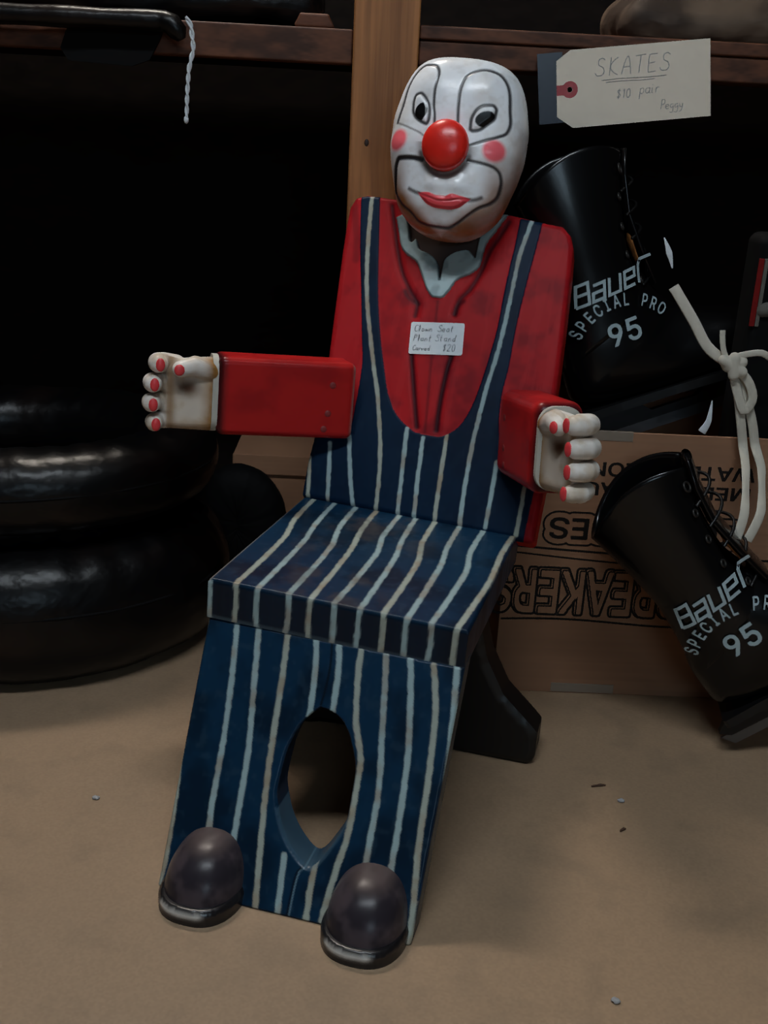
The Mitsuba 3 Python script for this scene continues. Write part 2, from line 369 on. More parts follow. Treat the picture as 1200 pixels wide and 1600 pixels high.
    'stripe_La': [(-0.0077, 0.0574), (-0.0054, 0.0297), (-0.0032, 0.0023)],
    'stripe_Lb': [(0.0253, 0.0586), (0.0252, 0.0329), (0.0267, 0.0030)],
    'seam_low': [(0.0160, 0.0514), (0.0097, 0.0438), (0.0080, 0.0260), (0.0077, 0.0014)],
    'seam_high': [(-0.0004, 0.2726), (0.0026, 0.2429), (0.0002, 0.2091)],
    'leg_corners': [(-0.1399, 0.2780), (0.1401, 0.2709), (0.1323, 0.0013), (-0.1333, -0.0015)],
    'seat_front_marks': [(-0.1480, -0.0074), (-0.1195, -0.0001), (-0.0945, -0.0017), (-0.0609, 0.0012), (-0.0363, 0.0110), (-0.0113, 0.0071), (0.0168, 0.0075), (0.0412, 0.0079), (0.0665, 0.0040), (0.0913, 0.0032), (0.1179, 0.0051)],
    'seat_back_marks': [(-0.1467, 0.2743), (-0.1340, 0.2679), (-0.1056, 0.2732), (-0.0767, 0.2709), (-0.0494, 0.2758), (-0.0188, 0.2748), (0.0031, 0.2768), (0.0279, 0.2804), (0.0599, 0.2805), (0.0900, 0.2847), (0.1277, 0.2810)],
    'seat_mid4': [(-0.0493, 0.2759), (-0.0446, 0.1966), (-0.0390, 0.1109), (-0.0349, 0.0415), (-0.0333, 0.0029)],
}


def P(name):
    return np.array(DRAW[name])


# ------------------------------------------------------------------ materials
material('paint_gloss', rough=0.26, spec=0.5, clearcoat=0.25, clearcoat_gloss=0.8)
material('paint_satin', rough=0.30, spec=0.22)
material('paint_shirt', rough=0.42, spec=0.07)
material('nose_red', (214, 36, 26), 0.3, clearcoat=0.4, clearcoat_gloss=0.85)
material('nail_red', (212, 62, 66), 0.35)
material('paper_white', (214, 222, 226), 0.75, 0.2)
material('ink_grey', (128, 128, 130), 0.8, 0.2)
material('ink_dark', (52, 56, 62), 0.8, 0.2)
material('tag_manila', (228, 216, 198), 0.8, 0.2)
material('tag_ring_red', (172, 86, 90), 0.8, 0.2)
material('black_vinyl', (6, 6, 7), 0.20, 0.30, clearcoat=0.3, clearcoat_gloss=0.9)
material('black_matte', (7, 7, 8), 0.75, 0.15)
material('black_plastic', (8, 8, 9), 0.45)
material('steel', (120, 122, 125), 0.35, 0.5, metallic=0.9)
material('eyelet_metal', (60, 58, 56), 0.4, 0.5, metallic=0.7)
material('lining_tan', (150, 98, 52), 0.7, 0.3)
material('print_silver', (158, 176, 180), 0.5, 0.4)
material('lace_white', (196, 190, 176), 0.9, 0.15)
material('string_white', (205, 212, 216), 0.9, 0.15)
material('print_black', (26, 22, 20), 0.8, 0.2)
material('felt_grey', (96, 94, 88), 0.9, 0.15)
material('trim_red', (110, 14, 14), 0.7, 0.2)
material('tape_clear', (134, 120, 106), 0.25, 0.5)
material('tape_blue', (40, 43, 54), 0.3, 0.5)
material('lamp_housing', (200, 200, 196), 0.5)


def tex(fn, rough, spec=0.4, bump=None, name=None, height=0.001, **more):
    b = {'type': 'principled', 'base_color': mikit.proc(fn), 'roughness': rough, 'specular': spec, **more}
    if bump is not None:
        b = {'type': 'bumpmap', 'arbitrary': mikit.proc(bump), 'scale': height, 'bsdf': b}
    scene[name] = {'type': 'twosided', 'bsdf': b}


def L(c):
    return mi.Color3f(*[float(v) for v in lin(c)])


def floor_fn(p, n, uv):
    a = mikit.fbm(p.x * 3.1, p.y * 3.1, 0.3, 4)
    b = mikit.fbm(p.x * 26, p.y * 26, 4.0, 3)
    c = mikit.noise(p.x * 420, p.y * 420)
    col = mikit.mix(L((144, 121, 98)), L((153, 127, 101)), mikit.smoothstep(0.3, 0.7, a))
    col = mikit.mix(col, L((130, 110, 90)), 0.35 * mikit.smoothstep(0.5, 0.85, b))
    return col * (0.95 + 0.1 * c)


def kraft_fn(p, n, uv):
    a = mikit.fbm(p.x * 9, p.y * 9, p.z * 14, 3)
    s = mikit.noise(p.z * 300, p.x * 4, p.y * 4)
    return mikit.mix(L((142, 104, 80)), L((160, 118, 90)), a) * (0.94 + 0.1 * s)


def grain(dark, light, axis, sx=90.0, sl=4.0):
    def fn(p, n, uv):
        along, u, v = (p.z, p.x, p.y) if axis == 'z' else (p.x, p.z, p.y)
        w = mikit.fbm(u * sx + 3 * mikit.noise(along * sl), along * sl, v * sx, 3)
        f = mikit.noise(u * sx * 6, along * 18, v * sx * 6)
        return mikit.mix(L(dark), L(light), mikit.smoothstep(0.25, 0.75, w)) * (0.86 + 0.24 * f)
    return fn


def leather_fn(p, n, uv):
    a = mikit.fbm(p.x * 12, p.y * 12, p.z * 12, 4)
    return mikit.mix(L((7, 7, 8)), L((22, 15, 13)), mikit.smoothstep(0.5, 0.78, a))


def leather_bump(p, n, uv):
    return mikit.fbm(p.x * 60, p.y * 60, p.z * 60, 3)


def worn_fn(p, n, uv):
    a = mikit.fbm(p.x * 14, p.y * 14, p.z * 14, 4)
    return mikit.mix(L((52, 40, 32)), L((96, 80, 66)), mikit.smoothstep(0.35, 0.7, a))


tex(floor_fn, 0.62, 0.35, name='kraft_floor')
tex(kraft_fn, 0.8, 0.25, name='cardboard')
tex(grain((128, 80, 44), (166, 110, 64), 'z'), 0.5, 0.4, name='post_wood')
tex(grain((62, 36, 24), (100, 60, 40), 'x'), 0.6, 0.35, name='beam_wood')
tex(grain((14, 10, 9), (24, 18, 15), 'x'), 0.8, 0.15, name='dark_wood')
tex(leather_fn, 0.33, 0.26, leather_bump, 'black_leather', 0.0012)
tex(worn_fn, 0.7, 0.3, leather_bump, 'worn_leather', 0.002)
material('wall_plaster', (86, 76, 68), 0.9, 0.1)

# ------------------------------------------------------------------ the setting
X0, X1, Y0, Y1 = -3.0, 3.0, -3.6, 1.3


def slab(lo, hi):
    m = trimesh.creation.box(bounds=[lo, hi])
    return in_room(m)


part('floor', slab((X0, Y0, -0.05), (X1, Y1, 0.0)), 'kraft_floor', label='surface covered in tan kraft paper', kind='structure')
part('ceiling', slab((X0, Y0, CEILING), (X1, Y1, CEILING + 0.1)), 'wall_plaster', label='plain ceiling', kind='structure')
part('wall_back', slab((X0, Y1, -0.05), (X1, Y1 + 0.1, CEILING + 0.1)), 'dark_wood', label='dark wooden wall behind the shelf', kind='structure')
part('wall_left', slab((X0 - 0.1, Y0, -0.05), (X0, Y1, CEILING + 0.1)), 'wall_plaster', label='plain wall to the left', kind='structure')
part('wall_right', slab((X1, Y0, -0.05), (X1 + 0.1, Y1, CEILING + 0.1)), 'wall_plaster', label='plain wall to the right', kind='structure')
WX, WZ, WW, WH = 0.5, 1.55, 0.65, 0.42                            # the window behind the camera: centre and half sizes
front = sg.box(X0, -0.05, X1, CEILING + 0.1).difference(sg.box(WX - WW, WZ - WH, WX + WW, WZ + WH))
fm = extrude(front, 0.1)
part('wall_front', frame(fm, room(0, Y0 - 0.1, 0), RX, Z3, RY), 'wall_plaster', label='plain wall with a window', kind='structure')
ring = sg.box(WX - WW, WZ - WH, WX + WW, WZ + WH).difference(sg.box(WX - WW + 0.06, WZ - WH + 0.06, WX + WW - 0.06, WZ + WH - 0.06)).union(sg.box(WX - 0.025, WZ - WH, WX + 0.025, WZ + WH))
part('window_1__frame', frame(extrude(ring, 0.06), room(0, Y0 - 0.05, 0), RX, Z3, RY), 'lamp_housing')
pane = trimesh.creation.box(bounds=[(WX - WW, Y0 - 0.09, WZ - WH), (WX + WW, Y0 - 0.08, WZ + WH)])
part('window_1__pane', in_room(pane), 'lamp_housing')
scene['window_1__pane']['emitter'] = {'type': 'area', 'radiance': {'type': 'rgb', 'value': list(WINDOW_LIGHT)}}
labels['window_1'] = {'label': 'wide window with daylight behind it', 'kind': 'structure'}
for x, y, ln, wd, rad in LAMPS:
    k = 'ceiling_lamp' if 'ceiling_lamp' not in labels else 'ceiling_lamp_001'
    thing(k, 'long ceiling lamp ' + ('above the storage shelf' if y > 0 else 'in front of the clown, the brighter of the two'), 'lamp')
    part(k + '__housing', in_room(tm(rbox((x - ln / 2 - 0.03, y - wd / 2 - 0.03, CEILING - 0.06), (x + ln / 2 + 0.03, y + wd / 2 + 0.03, CEILING), 0.01))), 'lamp_housing', 30)
    part(k + '__diffuser', in_room(tm(rbox((x - ln / 2, y - wd / 2, CEILING - 0.075), (x + ln / 2, y + wd / 2, CEILING - 0.055), 0.008))), 'lamp_housing', 30)
    scene[k + '__diffuser']['emitter'] = {'type': 'area', 'radiance': {'type': 'rgb', 'value': list(rad)}}

# ------------------------------------------------------------------ the storage shelf behind
SH = 'storage_shelf'
thing(SH, 'wooden storage shelf with a pale upright post and dark edge beams', 'shelf')
part(SH + '__post', in_room(tm(rbox((-0.0135, 0.57, 0.0), (0.0755, 0.61, 1.7), 0.003))), 'post_wood', 30, label='pale wooden post with a knot')
part(SH + '__beam', in_room(tm(rbox((-1.3, 0.578, 0.8205), (-0.0140, 0.612, 0.8645), 0.003))), 'beam_wood', 30)
part(SH + '__beam', in_room(tm(rbox((0.0760, 0.578, 0.8235), (1.5, 0.612, 0.8560), 0.003))), 'beam_wood', 30)
part(SH + '__shelf_board', in_room(tm(rbox((0.0760, 0.574, 0.8565), (1.5, 1.28, 0.8745), 0.003))), 'beam_wood', 30)
part(SH + '__shelf_board', in_room(tm(rbox((-1.3, 0.613, 0.8450), (0.0755, 1.28, 0.8640), 0.003))), 'dark_wood', 30)
knot = trimesh.creation.icosphere(2, 0.0045)
knot.vertices *= [0.7, 0.25, 1.1]
material('knot_dark', (44, 26, 16), 0.6)
part(SH + '__post__knot', in_room(knot, (0.0105, 0.5699, 0.7210)), 'knot_dark', True)

# ------------------------------------------------------------------ the clown stand
CL = 'clown_stand'
thing(CL, 'carved wooden clown seat with white face, red nose, red shirt and striped blue overalls', 'chair')
BLUE, BLUE2 = (13, 44, 68), (8, 26, 42)


def worn_blue(p2, seed, dark=0.35):
    q = np.c_[p2[:, :2] * 22, np.full(len(p2), seed)]
    f = meshkit.fbm(q, 4, seed)
    g = meshkit.fbm(q * 5, 3, seed + 9)
    C = np.tile(lin(BLUE), (len(p2), 1))
    C = lay(C, sstep(0.4, 0.72, f) * 0.8, BLUE2)
    C = lay(C, sstep(0.58, 0.8, g) * 0.25, (44, 66, 82))
    return C


def stripes(C, p2, lines, width=0.0062, seed=3):
    n = meshkit.fbm(np.c_[p2[:, :2] * 45, np.full(len(p2), seed)], 3, seed)
    for k, ln in enumerate(lines):
        ln = curve(ln, 0.003)
        tint = (146, 168, 170) if k % 3 else (154, 162, 152)
        d = near(p2[:, :2], ln) + (meshkit.noise(np.c_[p2[:, :2] * 220, np.full(len(p2), k)], 4) - 0.5) * 0.0012
        m = 1 - sstep(width / 2 - 0.0009, width / 2 + 0.0006, d)
        col = lin(tint)[None] * (1 - 0.45 * sstep(0.45, 0.75, n)[:, None]) + lin((132, 100, 66))[None] * (0.50 * sstep(0.45, 0.75, n)[:, None])
        C = C * (1 - m[:, None]) + col * m[:, None]
    return C


# seat: outline in (x, y), thickness along EZ
SL, SR = -0.1505, 0.1300
seat_poly = sg.Polygon([(SL, 0), (SR, 0), (SR + 0.0015, SEAT_D + 0.03), (SL + 0.0015, SEAT_D + 0.03)])
V, F, nf = board(seat_poly, SEAT_T, 0.0016, 0.0035, 0.0025)
C = worn_blue(V, 2)
fm_, bm_ = P('seat_front_marks'), P('seat_back_marks')
lines = []
for k in range(1, 11):
    f0, b0 = fm_[k].copy(), bm_[k].copy()
    f0[1], b0[1] = -0.001, 0.2872
    bow = np.array([0, 0.004, 0.006, 0.004, 0]) * (1 if k % 2 else 0.6) * np.array([0, 1, 1, -0.3, 0])
    mid = [f0 + (b0 - f0) * t + np.array([bw, 0]) for t, bw in zip((0, .25, .5, .75, 1), bow)]
    lines.append(np.array(mid))
top_pts = np.c_[V[:, 0], np.maximum(V[:, 1], 0)]
Ctop = stripes(C.copy(), top_pts, lines, 0.0066)
Ctop = lay(Ctop, 0.75 * (1 - sstep(0.0008, 0.0028, np.abs(V[:, 0] - SL - 0.0015))) * (V[:, 1] < 0.286), (150, 142, 132))
fl = [np.array([[fm_[k][0], SEAT_T], [fm_[k][0] + (0.0015 if k % 2 else -0.001), SEAT_T * 0.5], [fm_[k][0] + 0.001 * (k % 3 - 1), -0.001]]) for k in range(1, 11)] + [np.array([[SL + 0.002, SEAT_T], [SL + 0.003, 0]])]
fpts = np.c_[V[:, 0], V[:, 2]]
Cfr = stripes(lay(C.copy(), np.full(len(V), 0.65), (5, 16, 28)), fpts, fl, 0.0060, 8)  # front face painted darker: its shade under overhead light is in the colour
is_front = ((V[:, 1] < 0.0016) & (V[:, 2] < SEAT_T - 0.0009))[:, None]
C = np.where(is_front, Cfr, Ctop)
stain = meshkit.fbm(np.c_[V[:, :2] * 30, V[:, 2:] * 0], 4, 31)
C = lay(C, 0.5 * sstep(0.5, 0.75, stain) * np.exp(-((V[:, 0] + 0.03) / 0.07) ** 2) * ~is_front[:, 0], (70, 62, 58))
C = lay(C, 0.5 * (1 - sstep(0.0005, 0.0022, np.abs(V[:, 2] - 0.0012))) * is_front[:, 0], (92, 110, 118))
W = S0 + EZ * -SEAT_T + V[:, :1] * EX + V[:, 1:2] * EY + V[:, 2:] * EZ
part(CL + '__seat', trimesh.Trimesh(W, F, process=False), 'paint_satin', True, C, label='flat seat painted blue with pale stripes')

# trouser board
outline = np.array([(-0.1399, 0.2785), (0.1401, 0.2712), (0.1330, 0.0), (-0.1333, -0.0)])
top_z = None
hole = curve(np.vstack([P('hole'), P('hole')[:1]]), 0.002)[:-1]
leg_poly = sg.Polygon(outline, [hole])
LT = 0.034
V, F, nf = board(leg_poly, LT, 0.0016, 0.0030, 0.003)
C = worn_blue(V, 5)
C = stripes(C, V, [P('stripe_' + k) for k in ('L0', 'L1', 'L2', 'L3', 'L4', 'L5', 'L6', 'L7', 'L8', 'L9', 'L10', 'La', 'Lb')], 0.0064, 4)
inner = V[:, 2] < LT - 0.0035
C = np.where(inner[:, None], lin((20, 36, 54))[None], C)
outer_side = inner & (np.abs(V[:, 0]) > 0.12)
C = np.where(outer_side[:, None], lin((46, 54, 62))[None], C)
C = stroke(C, V[:, :2], curve(P('seam_high')), 0.0022, (10, 16, 24), strength=0.9)
C = stroke(C, V[:, :2], curve(P('seam_low')) + [0.001, 0], 0.0015, (120, 150, 165), strength=0.6)
C = stroke(C, V[:, :2], curve(P('seam_low')) - [0.001, 0], 0.0022, (10, 16, 24), strength=0.8)
edge = np.abs(signed(V[:, :2], hole))
C = lay(C, 0.55 * (1 - sstep(0.0, 0.004, edge)) * (V[:, 1] < 0.1), (70, 96, 112))
W = L0 + V[:, :1] * np.array([1.0, 0, 0]) + V[:, 1:2] * LV + (LT - V[:, 2:]) * np.array([0, 1.0, 0])
W[:, 2] = np.maximum(W[:, 2], 0.0006)
part(CL + '__trouser_board', trimesh.Trimesh(W, F, process=False), 'paint_satin', True, C, label='sloping board painted as striped trouser legs with a pointed oval opening')

# rear legs: one board with splayed feet, behind
half = [(0.100, 0.245), (0.104, 0.19), (0.118, 0.135), (0.142, 0.09), (0.176, 0.058), (0.188, 0.046), (0.188, 0.012), (0.181, 0.0), (0.075, 0.0)]
arch = [(0.060, 0.004), (0.030, 0.006)]
rl = sg.Polygon([(x + 0.012, z) for x, z in half + arch] + [(-x - 0.022, z) for x, z in (half + arch)[::-1]])
V, F, nf = board(rl, 0.045, 0.006, 0.004, 0.01)
rear = trimesh.Trimesh(np.c_[V[:, 0], 0.262 - V[:, 2], V[:, 1]], F, process=False)
part(CL + '__rear_leg_board', rear, 'black_plastic', 35, label='dark rear board with splayed feet')

# torso board with shirt, overalls and collar
torso_out = np.vstack([P('torso')])
torso_out = torso_out[(torso_out[:, 1] > -0.012)]
torso_poly = sg.Polygon(torso_out).buffer(-0.006).buffer(0.012).buffer(-0.006)
TT = 0.045
V, F, nf = board(torso_poly, TT, 0.0011, 0.008, 0.003)
q = V[:, :2]
f = meshkit.fbm(np.c_[q * 28, np.zeros(len(q))], 4, 12)
C = np.tile(lin((164, 26, 32)), (len(q), 1))
C = lay(C, sstep(0.42, 0.75, f) * 0.65, (112, 20, 30))
C = lay(C, (np.abs(meshkit.fbm(np.c_[q[:, :1] * 130, q[:, 1:] * 12, np.zeros(len(q))], 3, 4)) > 0.6) * 0.2, (182, 46, 50))
C = lay(C, 1 - sstep(TT - 0.012, TT - 0.003, V[:, 2]), (176, 32, 24))
for k, w, s in (('F0', .005, .8), ('F1', .0055, .8), ('F2', .0022, .6), ('F3', .0058, .9), ('F4', .0062, .95), ('F5', .008, .35), ('F6', .005, .7), ('F7', .005, .7)):
    C = stroke(C, q, curve(P('fold_' + k), 0.002), w * 1.15, (40, 12, 22), 0.0024, s)
collar_o, collar_i = curve(P('collar_outer'), 0.002), curve(P('collar_inner') + [0, 0.006], 0.002)
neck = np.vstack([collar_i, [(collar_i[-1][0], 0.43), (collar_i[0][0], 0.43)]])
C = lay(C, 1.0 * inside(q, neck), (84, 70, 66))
bl, br, bi = P('bib_outer_left'), P('bib_outer_right'), curve(P('bib_inner'), 0.003)
bib = np.vstack([curve(bl[:7], 0.003), [(-0.17, 0.098), (-0.170, -0.03)], [(0.1400, -0.03), (0.1430, 0.10)], curve(br[:10], 0.003)[::-1], bi[::-1]])
bib_poly = sg.Polygon(bib).buffer(0)
sd = signed(q, bib)
on_bib = sd < 0.0
Cb = worn_blue(V, 9)
Cb = lay(Cb, np.full(len(Cb), 0.7), (6, 24, 46))
Cb = stripes(Cb, V, [P('stripe_T' + str(k)) if k not in (3, 7) else P('stripe_T' + str(k))[[0, 1, 2, 3, 4, 5, -2, -1]] if k == 3 else P('stripe_T7')[[0, 1, 2, 3, 4, 5, 6, 7, -1]] for k in range(10)], 0.0056, 6)
C = np.where((on_bib & (V[:, 2] > TT - 0.0085))[:, None], Cb, C)
coll = np.vstack([collar_o, collar_i[::-1]])
ds = signed(q, coll)
on_col = ds < 0
# carved relief: overalls and collar stand a little proud, folds are cut in
lift = 0.0012 * (1 - sstep(-0.0012, 0.0004, sd)) + 0.0032 * (1 - sstep(-0.002, 0.0006, ds)) - 0.006 * sstep(-0.012, 0.0, -signed(q, neck)) * inside(q, neck)
for k, w in (('F0', .010), ('F1', .010), ('F3', .008), ('F4', .008)):
    lift = lift - 0.0016 * np.exp(-(near(q, curve(P('fold_' + k), 0.002)) / (w / 2)) ** 2) * ~on_bib
lift = lift * (V[:, 2] > TT - 0.011)
Cc = lay(np.tile(lin((164, 186, 188)), (len(q), 1)), 0.5 * sstep(0.45, 0.7, meshkit.fbm(np.c_[q * 60, np.zeros(len(q))], 3, 2)), (104, 124, 128))
Cc = lay(Cc, 0.7 * (1 - sstep(0.0, 0.0028, np.abs(ds))), (66, 70, 78))
C = np.where(on_col[:, None], Cc, C)
V[:, 2] += lift
W = T0 - TN * TT + V[:, :1] * EX + V[:, 1:2] * TV + V[:, 2:] * TN
fv = F
face_bib = (on_bib & ~on_col & (V[:, 2] > TT - 0.0085))[F].all(1)
face_col = on_col[F].all(1) & (V[:, 2] > TT - 0.01)[F].all(1) & ~face_bib
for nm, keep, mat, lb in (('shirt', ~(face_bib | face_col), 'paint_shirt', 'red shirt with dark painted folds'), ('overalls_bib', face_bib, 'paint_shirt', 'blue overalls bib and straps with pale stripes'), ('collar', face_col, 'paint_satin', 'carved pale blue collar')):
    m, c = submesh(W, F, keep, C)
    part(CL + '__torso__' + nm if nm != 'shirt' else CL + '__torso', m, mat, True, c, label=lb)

# head
V, F = head_grid()
x, z = V[:, 0], V[:, 2]
face = sstep(-0.004, 0.02, V[:, 1])
nc = P('head_nose')[0]
ceL, ceR = P('head_eye_left').mean(0), P('head_eye_right').mean(0)


def bump(cx, cz, sx, sz, a):
    return a * np.exp(-((x - cx) / sx) ** 2 - ((z - cz) / sz) ** 2)


q = np.c_[x, z]
lips_p, eyeL, eyeR = [curve(np.vstack([P(k), P(k)[:1]])[:, [0, 2]], 0.001)[:-1] for k in ('head_lips', 'head_eye_left', 'head_eye_right')]
dl, dL, dR = signed(q, lips_p), signed(q, eyeL), signed(q, eyeR)
dis = bump(ceL[0], ceL[2], .020, .022, -.0035) + bump(ceR[0], ceR[2], .021, .022, -.0035)
dis += 0.0028 * (1 - sstep(-0.006, 0.001, dL)) + 0.0028 * (1 - sstep(-0.006, 0.001, dR))
dis += bump(-.036, .064, .022, .022, .0022) + bump(.036, .064, .024, .022, .0026)
dis += bump(-.060, -.006, .014, .014, .003) + bump(.058, -.006, .015, .014, .003)
lm = lips_p.mean(0)
dis += bump(lm[0], lm[1] + .004, .040, .026, .0075) + bump(lm[0] - .013, lm[1] + .019, .011, .010, .0048) + bump(lm[0] + .015, lm[1] + .019, .012, .010, .0048)
dis += 0.0028 * (1 - sstep(-0.005, 0.001, dl)) + bump(lm[0], lm[1] - .028, .022, .010, .0020)
dis += bump(nc[0], nc[2] - .024, .02, .006, -.002)
lpart = curve(P('head_lip_part')[:, [0, 2]], .002)
dis -= 0.0014 * np.exp(-(near(q, lpart) / 0.0012) ** 2)
for k in ('brow_left', 'brow_right', 'mouth_line'):
    dis -= 0.0009 * np.exp(-(near(q, curve(P('head_' + k)[:, [0, 2]], 0.002)) / 0.0016) ** 2)
dirn = np.c_[x * 0.55, np.maximum(V[:, 1], 0.01), z * 0.35]
dirn /= np.linalg.norm(dirn, axis=1, keepdims=True)
V = V + dirn * (dis * face)[:, None]
C = np.tile(lin((238, 241, 244)), (len(V), 1))
f1 = meshkit.fbm(np.c_[V * 30], 4, 8)
f2 = meshkit.fbm(np.c_[V * 90], 3, 18)
C = lay(C, 0.5 * sstep(0.45, 0.75, f1), (222, 216, 210))
C = lay(C, 0.22 * sstep(0.5, 0.75, f2), (180, 170, 160))
grime = sstep(0.005, -0.07, z) * sstep(0.040, 0.064, np.abs(x) + np.maximum(-z - 0.055, 0) * 1.0) + 0.45 * sstep(-0.084, -0.106, z) + 0.5 * sstep(0.072, 0.084, np.abs(x)) * sstep(0.06, -0.03, z)
C = lay(C, np.clip(grime, 0, 1) * (0.62 + 0.6 * f1), (150, 98, 54))
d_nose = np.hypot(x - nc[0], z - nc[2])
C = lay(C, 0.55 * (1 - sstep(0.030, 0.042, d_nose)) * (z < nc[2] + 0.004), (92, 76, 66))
fm3 = V[:, 1] > 0.0
an = np.linspace(math.radians(195), math.radians(345), 40)
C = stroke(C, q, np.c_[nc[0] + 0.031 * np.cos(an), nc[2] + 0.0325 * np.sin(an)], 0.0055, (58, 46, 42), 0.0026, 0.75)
for nm in ('left', 'right'):
    c0 = P('head_cheek_' + nm)[0]
    d = np.hypot(x - c0[0], z - c0[2])
    C = lay(C, 0.92 * (1 - sstep(0.0095, 0.0158, d)) * fm3, (246, 84, 98))
    C = stroke(C, q, curve(P('head_brow_' + nm)[:, [0, 2]], .002), 0.0037, (40, 38, 42), 0.0013, 0.95 * fm3)
    e = eyeL if nm == 'left' else eyeR
    C = stroke(C, q, np.vstack([e, e[:1]]), 0.0040, (36, 34, 36), 0.0013, 0.95 * fm3)
C = stroke(C, q, curve(P('head_brow_left_low')[:, [0, 2]], .002), 0.0022, (90, 84, 84), 0.0011, 0.8 * fm3)
ml = curve(P('head_mouth_line')[:, [0, 2]], .002)
C = stroke(C, q, ml, 0.0038, (38, 36, 40), 0.0014, 0.94 * fm3)
C = stroke(C, q, ml[:36], 0.0062, (30, 28, 30), 0.0014, 0.95 * fm3)
for k in ('corner_left', 'corner_right'):
    C = stroke(C, q, curve(P('head_' + k)[:, [0, 2]], .002), 0.0042, (60, 48, 46), 0.0018, 0.85 * fm3)
C = lay(C, (1 - sstep(-0.0008, 0.0008, dl)) * fm3, (230, 76, 84))
C = stroke(C, q, lpart, 0.0022, (150, 34, 44), 0.0010, 0.6 * fm3)
back = V[:, 1] < -0.012
C = lay(C, sstep(-0.006, -0.014, V[:, 1]), (22, 20, 20))
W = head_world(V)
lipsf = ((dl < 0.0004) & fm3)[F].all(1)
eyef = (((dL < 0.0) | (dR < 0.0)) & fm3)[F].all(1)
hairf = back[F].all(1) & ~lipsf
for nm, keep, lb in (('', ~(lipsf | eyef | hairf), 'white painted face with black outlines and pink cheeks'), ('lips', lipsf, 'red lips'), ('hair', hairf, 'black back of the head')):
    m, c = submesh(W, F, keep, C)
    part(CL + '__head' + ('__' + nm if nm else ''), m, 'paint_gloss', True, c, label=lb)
for dE, pk in ((dL, 'head_pupil_left'), (dR, 'head_pupil_right')):
    left = pk.endswith('left')
    w_ = np.linspace(0, 2 * np.pi, 60, endpoint=False)
    rx, rz, tl = (0.0078, 0.0108, -0.25) if left else (0.0122, 0.0086, 0.42)
    pc = P(pk)[:, [0, 2]].mean(0) + [0.0004, 0.0012]
    pp = np.c_[pc[0] + rx * np.cos(w_) * math.cos(tl) - rz * np.sin(w_) * math.sin(tl), pc[1] + rx * np.cos(w_) * math.sin(tl) + rz * np.sin(w_) * math.cos(tl)]
    Ce = lay(C, 1 - sstep(-0.0005, 0.0008, signed(q, pp)), (10, 10, 12))
    m, c = submesh(W, F, ((dE < 0.0) & fm3)[F].all(1), Ce)
    part(CL + '__head__eye', m, 'paint_gloss', True, c, label='black pupil in a white eye')
nose = trimesh.creation.icosphere(4, 1.0)
nv = nose.vertices
nv = np.sign(nv) * np.abs(nv) ** np.array([1, 0.8, 1])
nose.vertices = nv * [0.0285, 0.0185, 0.0300]
nose = frame(nose, head_world(np.array([[nc[0] + 0.0008, nc[1] + 0.006, nc[2] + 0.001]]))[0], HX, HN, HU)
part(CL + '__head__nose', nose, 'nose_red', True, label='round red nose')


